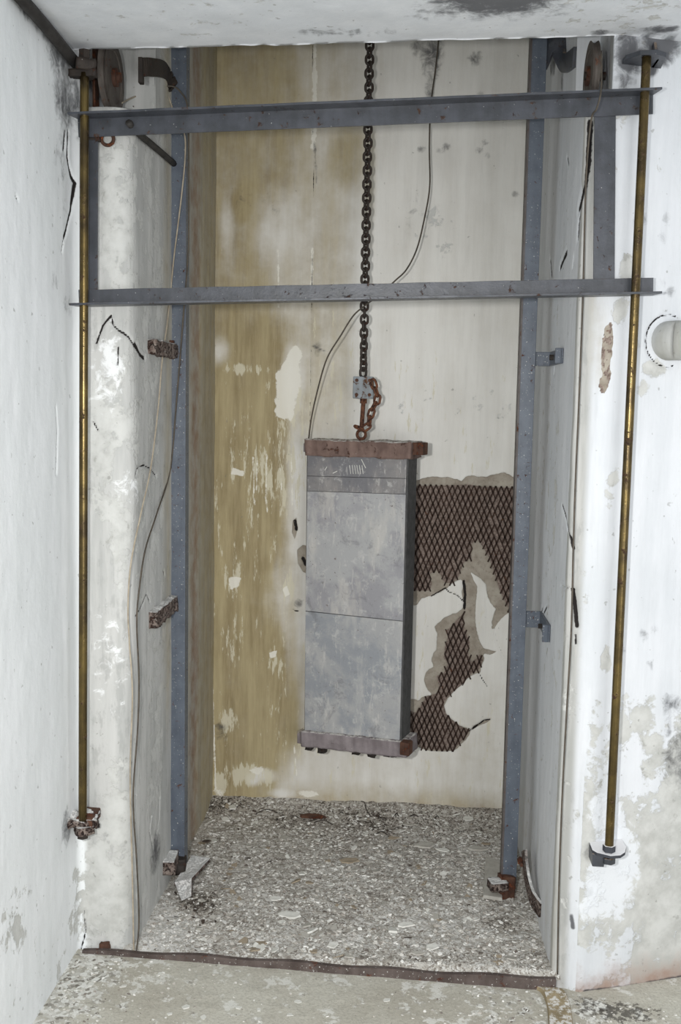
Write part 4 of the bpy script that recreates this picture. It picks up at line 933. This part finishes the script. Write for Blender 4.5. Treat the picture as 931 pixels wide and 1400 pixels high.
for i, ((x, y), s_, asp, mt, lb, n) in enumerate(special):
    p = at(x, y, Z=.05); hz = hfloor(p.x, p.y)
    if p.y > 1.15: p.y = 1.13; hz = hfloor(p.x, p.y)
    m = chip_mesh(900+i, .12, n); m.v = [(a*s_, b*s_*asp/.75, c*s_*.5) for a, b, c in m.v]
    o = m.build('rust_sheet' if mt == 'rust' else 'plaster_flake', M[mt], loc=(p.x, p.y, hz+.001))
    o.rotation_euler = (.05, -.04, rng.uniform(-.3, .3)); tag(o, lb, 'metal sheet' if mt == 'rust' else 'plaster flake'); sp_pts.append((p.x, p.y, s_))
slab([(660, 1228), (664, 1172), (684, 1176), (687, 1232)], .055, .006, M['chip2'], 'thin pale rectangular slab leaning on the right post foot', 'plaster slab', 'plaster_slab')
# protos
protos = []
def mk_protos(mts, base, name):
    r_ = []
    for i, mt in enumerate(mts): r_.append((mt, chip_mesh(base+i)))
    return r_
meshes = {}
for mt, ks in (('chip', range(6)), ('chip2', range(5)), ('chip3', range(3)), ('bark', range(5))):
    for k in ks:
        m = chip_mesh(100+k*7+len(mt)*31, .3); me = bpy.data.meshes.new('flake'); me.from_pydata(m.v, [], m.f); me.materials.append(M[mt]); meshes.setdefault(mt, []).append(me)
def scat(mt, name, x, y, z, s_, label, cat, group, flat=.2):
    o = bpy.data.objects.new(name, rng.choice(meshes[mt])); COL.objects.link(o); o.location = (x, y, z); o.scale = (s_, s_, s_*rng.uniform(.35, .8))
    o.rotation_euler = (rng.gauss(0, flat), rng.gauss(0, flat), rng.uniform(0, 6.28)); tag(o, label, cat, group); return o
def rub(cx=.0): 
    while True:
        x, y = rng.uniform(-.77, .41), rng.uniform(.03, 1.16)
        if all((x-a)**2+(y-b)**2 > (s_*.4+.015)**2 for a, b, s_ in sp_pts) and not (x > .29 and .42 < y < .58) and not (x < -.66 and .38 < y < .75): return x, y
for i in range(285):
    x, y = rub(); s_ = min(.055, rng.lognormvariate(math.log(.024), .4)); mt = rng.choices(['chip', 'chip2', 'chip3'], [5, 4, 2])[0]
    scat(mt, 'plaster_flake', x, y, hfloor(x, y)-.001, s_, 'small loose plaster flake lying in the rubble on the shaft floor', 'plaster flake', 'loose plaster flakes on the shaft floor')
for i in range(60):
    if i < 20: x, y = at(rng.gauss(272, 14), rng.gauss(1240, 12), Z=.05)[:2]
    elif i < 48: x, y = at(rng.gauss(525, 30), rng.gauss(1122, 9), Z=.06)[:2]
    else: x, y = rub()
    y = min(y, 1.15); x = max(-.76, min(.4, x))
    scat('bark', 'dark_flake', x, y, hfloor(x, y)-.001, rng.uniform(.012, .028), 'small dark rust flake lying among the plaster rubble', 'rust flake', 'dark rust flakes on the shaft floor', .5)
o = scat('bark', 'dark_flake', *at(282, 1151, Z=.055)[:2], .056, .04, 'larger single dark flake on the rubble behind the left post', 'rust flake', None, .2)
# twigs and wire ends at the back
for i, (x, y) in enumerate([(500, 1110), (520, 1112), (455, 1118), (540, 1105), (515, 1130), (560, 1108), (380, 1112), (470, 1104), (600, 1110), (350, 1105)]):
    p = at(x, y, Z=.07); p.y = min(p.y, 1.12); z_ = hfloor(p.x, p.y); a = rng.uniform(0, 6.28); L = rng.uniform(.04, .09)
    pts = [Vector((0, 0, 0)), Vector((math.cos(a)*L*.5, -abs(math.sin(a))*L*.3, L*.25)), Vector((math.cos(a)*L, -abs(math.sin(a))*L*.6, L*.15))]
    if i == 0: pts = [Vector((.02, 0, 0)), Vector((0, 0, .03)), Vector((-.005, 0, .055)), Vector((-.02, 0, .06))]
    o = MB().tube(spline(pts, 4), .0018, 6).build('bent_wire', M['darkrust'], smooth=True, loc=(p.x, p.y, z_)); 
    tag(o, 'short dark bent wire end sticking up from the rubble by the back wall' if i == 0 else 'short dark bit of bent wire lying on the rubble near the back wall', 'wire', None if i == 0 else 'bits of wire at the back of the shaft floor')
# fine rubble as one mass
g = np.random.default_rng(5)
def mass(n, xr, yr, zf, smin, smax, seed, filt=None):
    V, Fc = [], []; r_ = np.random.default_rng(seed); c = 0
    while c < n:
        x, y = r_.uniform(*xr), r_.uniform(*yr)
        if filt and not filt(x, y, r_): continue
        if any((x-a_)**2+((y-b_)*1.6)**2 < (q_*.5)**2 for a_, b_, q_ in sp_pts): continue
        s_ = smin+(smax-smin)*r_.random()**2.5; k = 5; a0 = r_.uniform(0, 6.28); z = zf(x, y); tx, ty = r_.normal(0, .25, 2); b_ = len(V); th_ = s_*.25
        for lay in (0, 1):
            for i in range(k):
                a = a0+2*math.pi*i/k+r_.uniform(-.3, .3); q_ = s_*.5*r_.uniform(.6, 1.1); dx, dy = math.cos(a)*q_, math.sin(a)*q_*.8
                V.append((x+dx, y+dy, z+lay*th_+dx*tx+dy*ty))
        Fc.append(tuple(b_+k-1-i for i in range(k))); Fc.append(tuple(b_+k+i for i in range(k)))
        for i in range(k): Fc.append((b_+i, b_+(i+1) % k, b_+k+(i+1) % k, b_+k+i))
        c += 1
    m = MB(); m.v = V; m.f = Fc; return m
def hf(x, y): return .0+hfloor(x, y)-.001
t = NT('mixed_crumbs'); v = t.voro(55, out='Color'); k_ = t.n.new('ShaderNodeSeparateColor'); t.L(v, k_.inputs[0])
M['crumb'] = t.done(t.ramp(k_.outputs[0], [(0, C3(92, 84, 78)), (.10, C3(150, 143, 135)), (.22, C3(186, 181, 173)), (.6, C3(206, 204, 198)), (1, C3(232, 232, 228))]), .9, 0, t.noise(150), .001)
o = mass(7500, (-.79, .425), (.02, 1.18), hf, .003, .017, 3).build('fine_rubble', M['crumb']); tag(o, 'fine plaster crumbs and dust covering the shaft floor', 'rubble', kind='stuff')
def ff(x, y, r_):
    if x > .5 and y > -.06: return False
    wgt = math.exp(-((x+.9)/.2)**2)+.6*math.exp(-((x-.3)/.2)**2)+.6*math.exp(-((x-.62)/.12)**2)+.08
    return r_.random() < wgt
o = mass(1500, (-.96, .8), (-.5, -.012), lambda x, y: float(fz(x))-.001, .003, .012, 4, ff).build('floor_crumbs', M['crumb']); tag(o, 'plaster crumbs scattered over the room floor in front of the sill', 'rubble', kind='stuff')
for i in range(26):
    x, y = rng.uniform(-.9, .75), rng.uniform(-.33, -.02)
    if x > .5: y = rng.uniform(-.33, -.1)
    if .43 < x < .49: continue
    scat('chip', 'plaster_flake', x, y, float(fz(x)), rng.uniform(.01, .026), 'small white plaster flake lying on the room floor before the sill', 'plaster flake', 'white flakes on the room floor', .05)

# small fixings become sub-parts of the plates that carry them
def sub(root, part, subname):
    ps = [c for c in root.children if c.name.split('.')[0] == part]
    for c in [c for c in root.children if c.name.split('.')[0] == subname]:
        if not ps: break
        w_ = c.location.copy()
        mid = lambda o: o.location + sum((Vector(q) for q in o.bound_box), Vector())/8
        p_ = min(ps, key=lambda q: (mid(q)-mid(c)).length)
        c.parent = p_; c.location = w_-p_.location
sub(CH, 'coupling_block', 'bolt'); sub(PR, 'wall_clamp', 'bolt'); sub(R2, 'foot_plate', 'nut'); sub(R2, 'top_plate', 'gusset')
sub(CW, 'weight_slab', 'chalk_stroke')
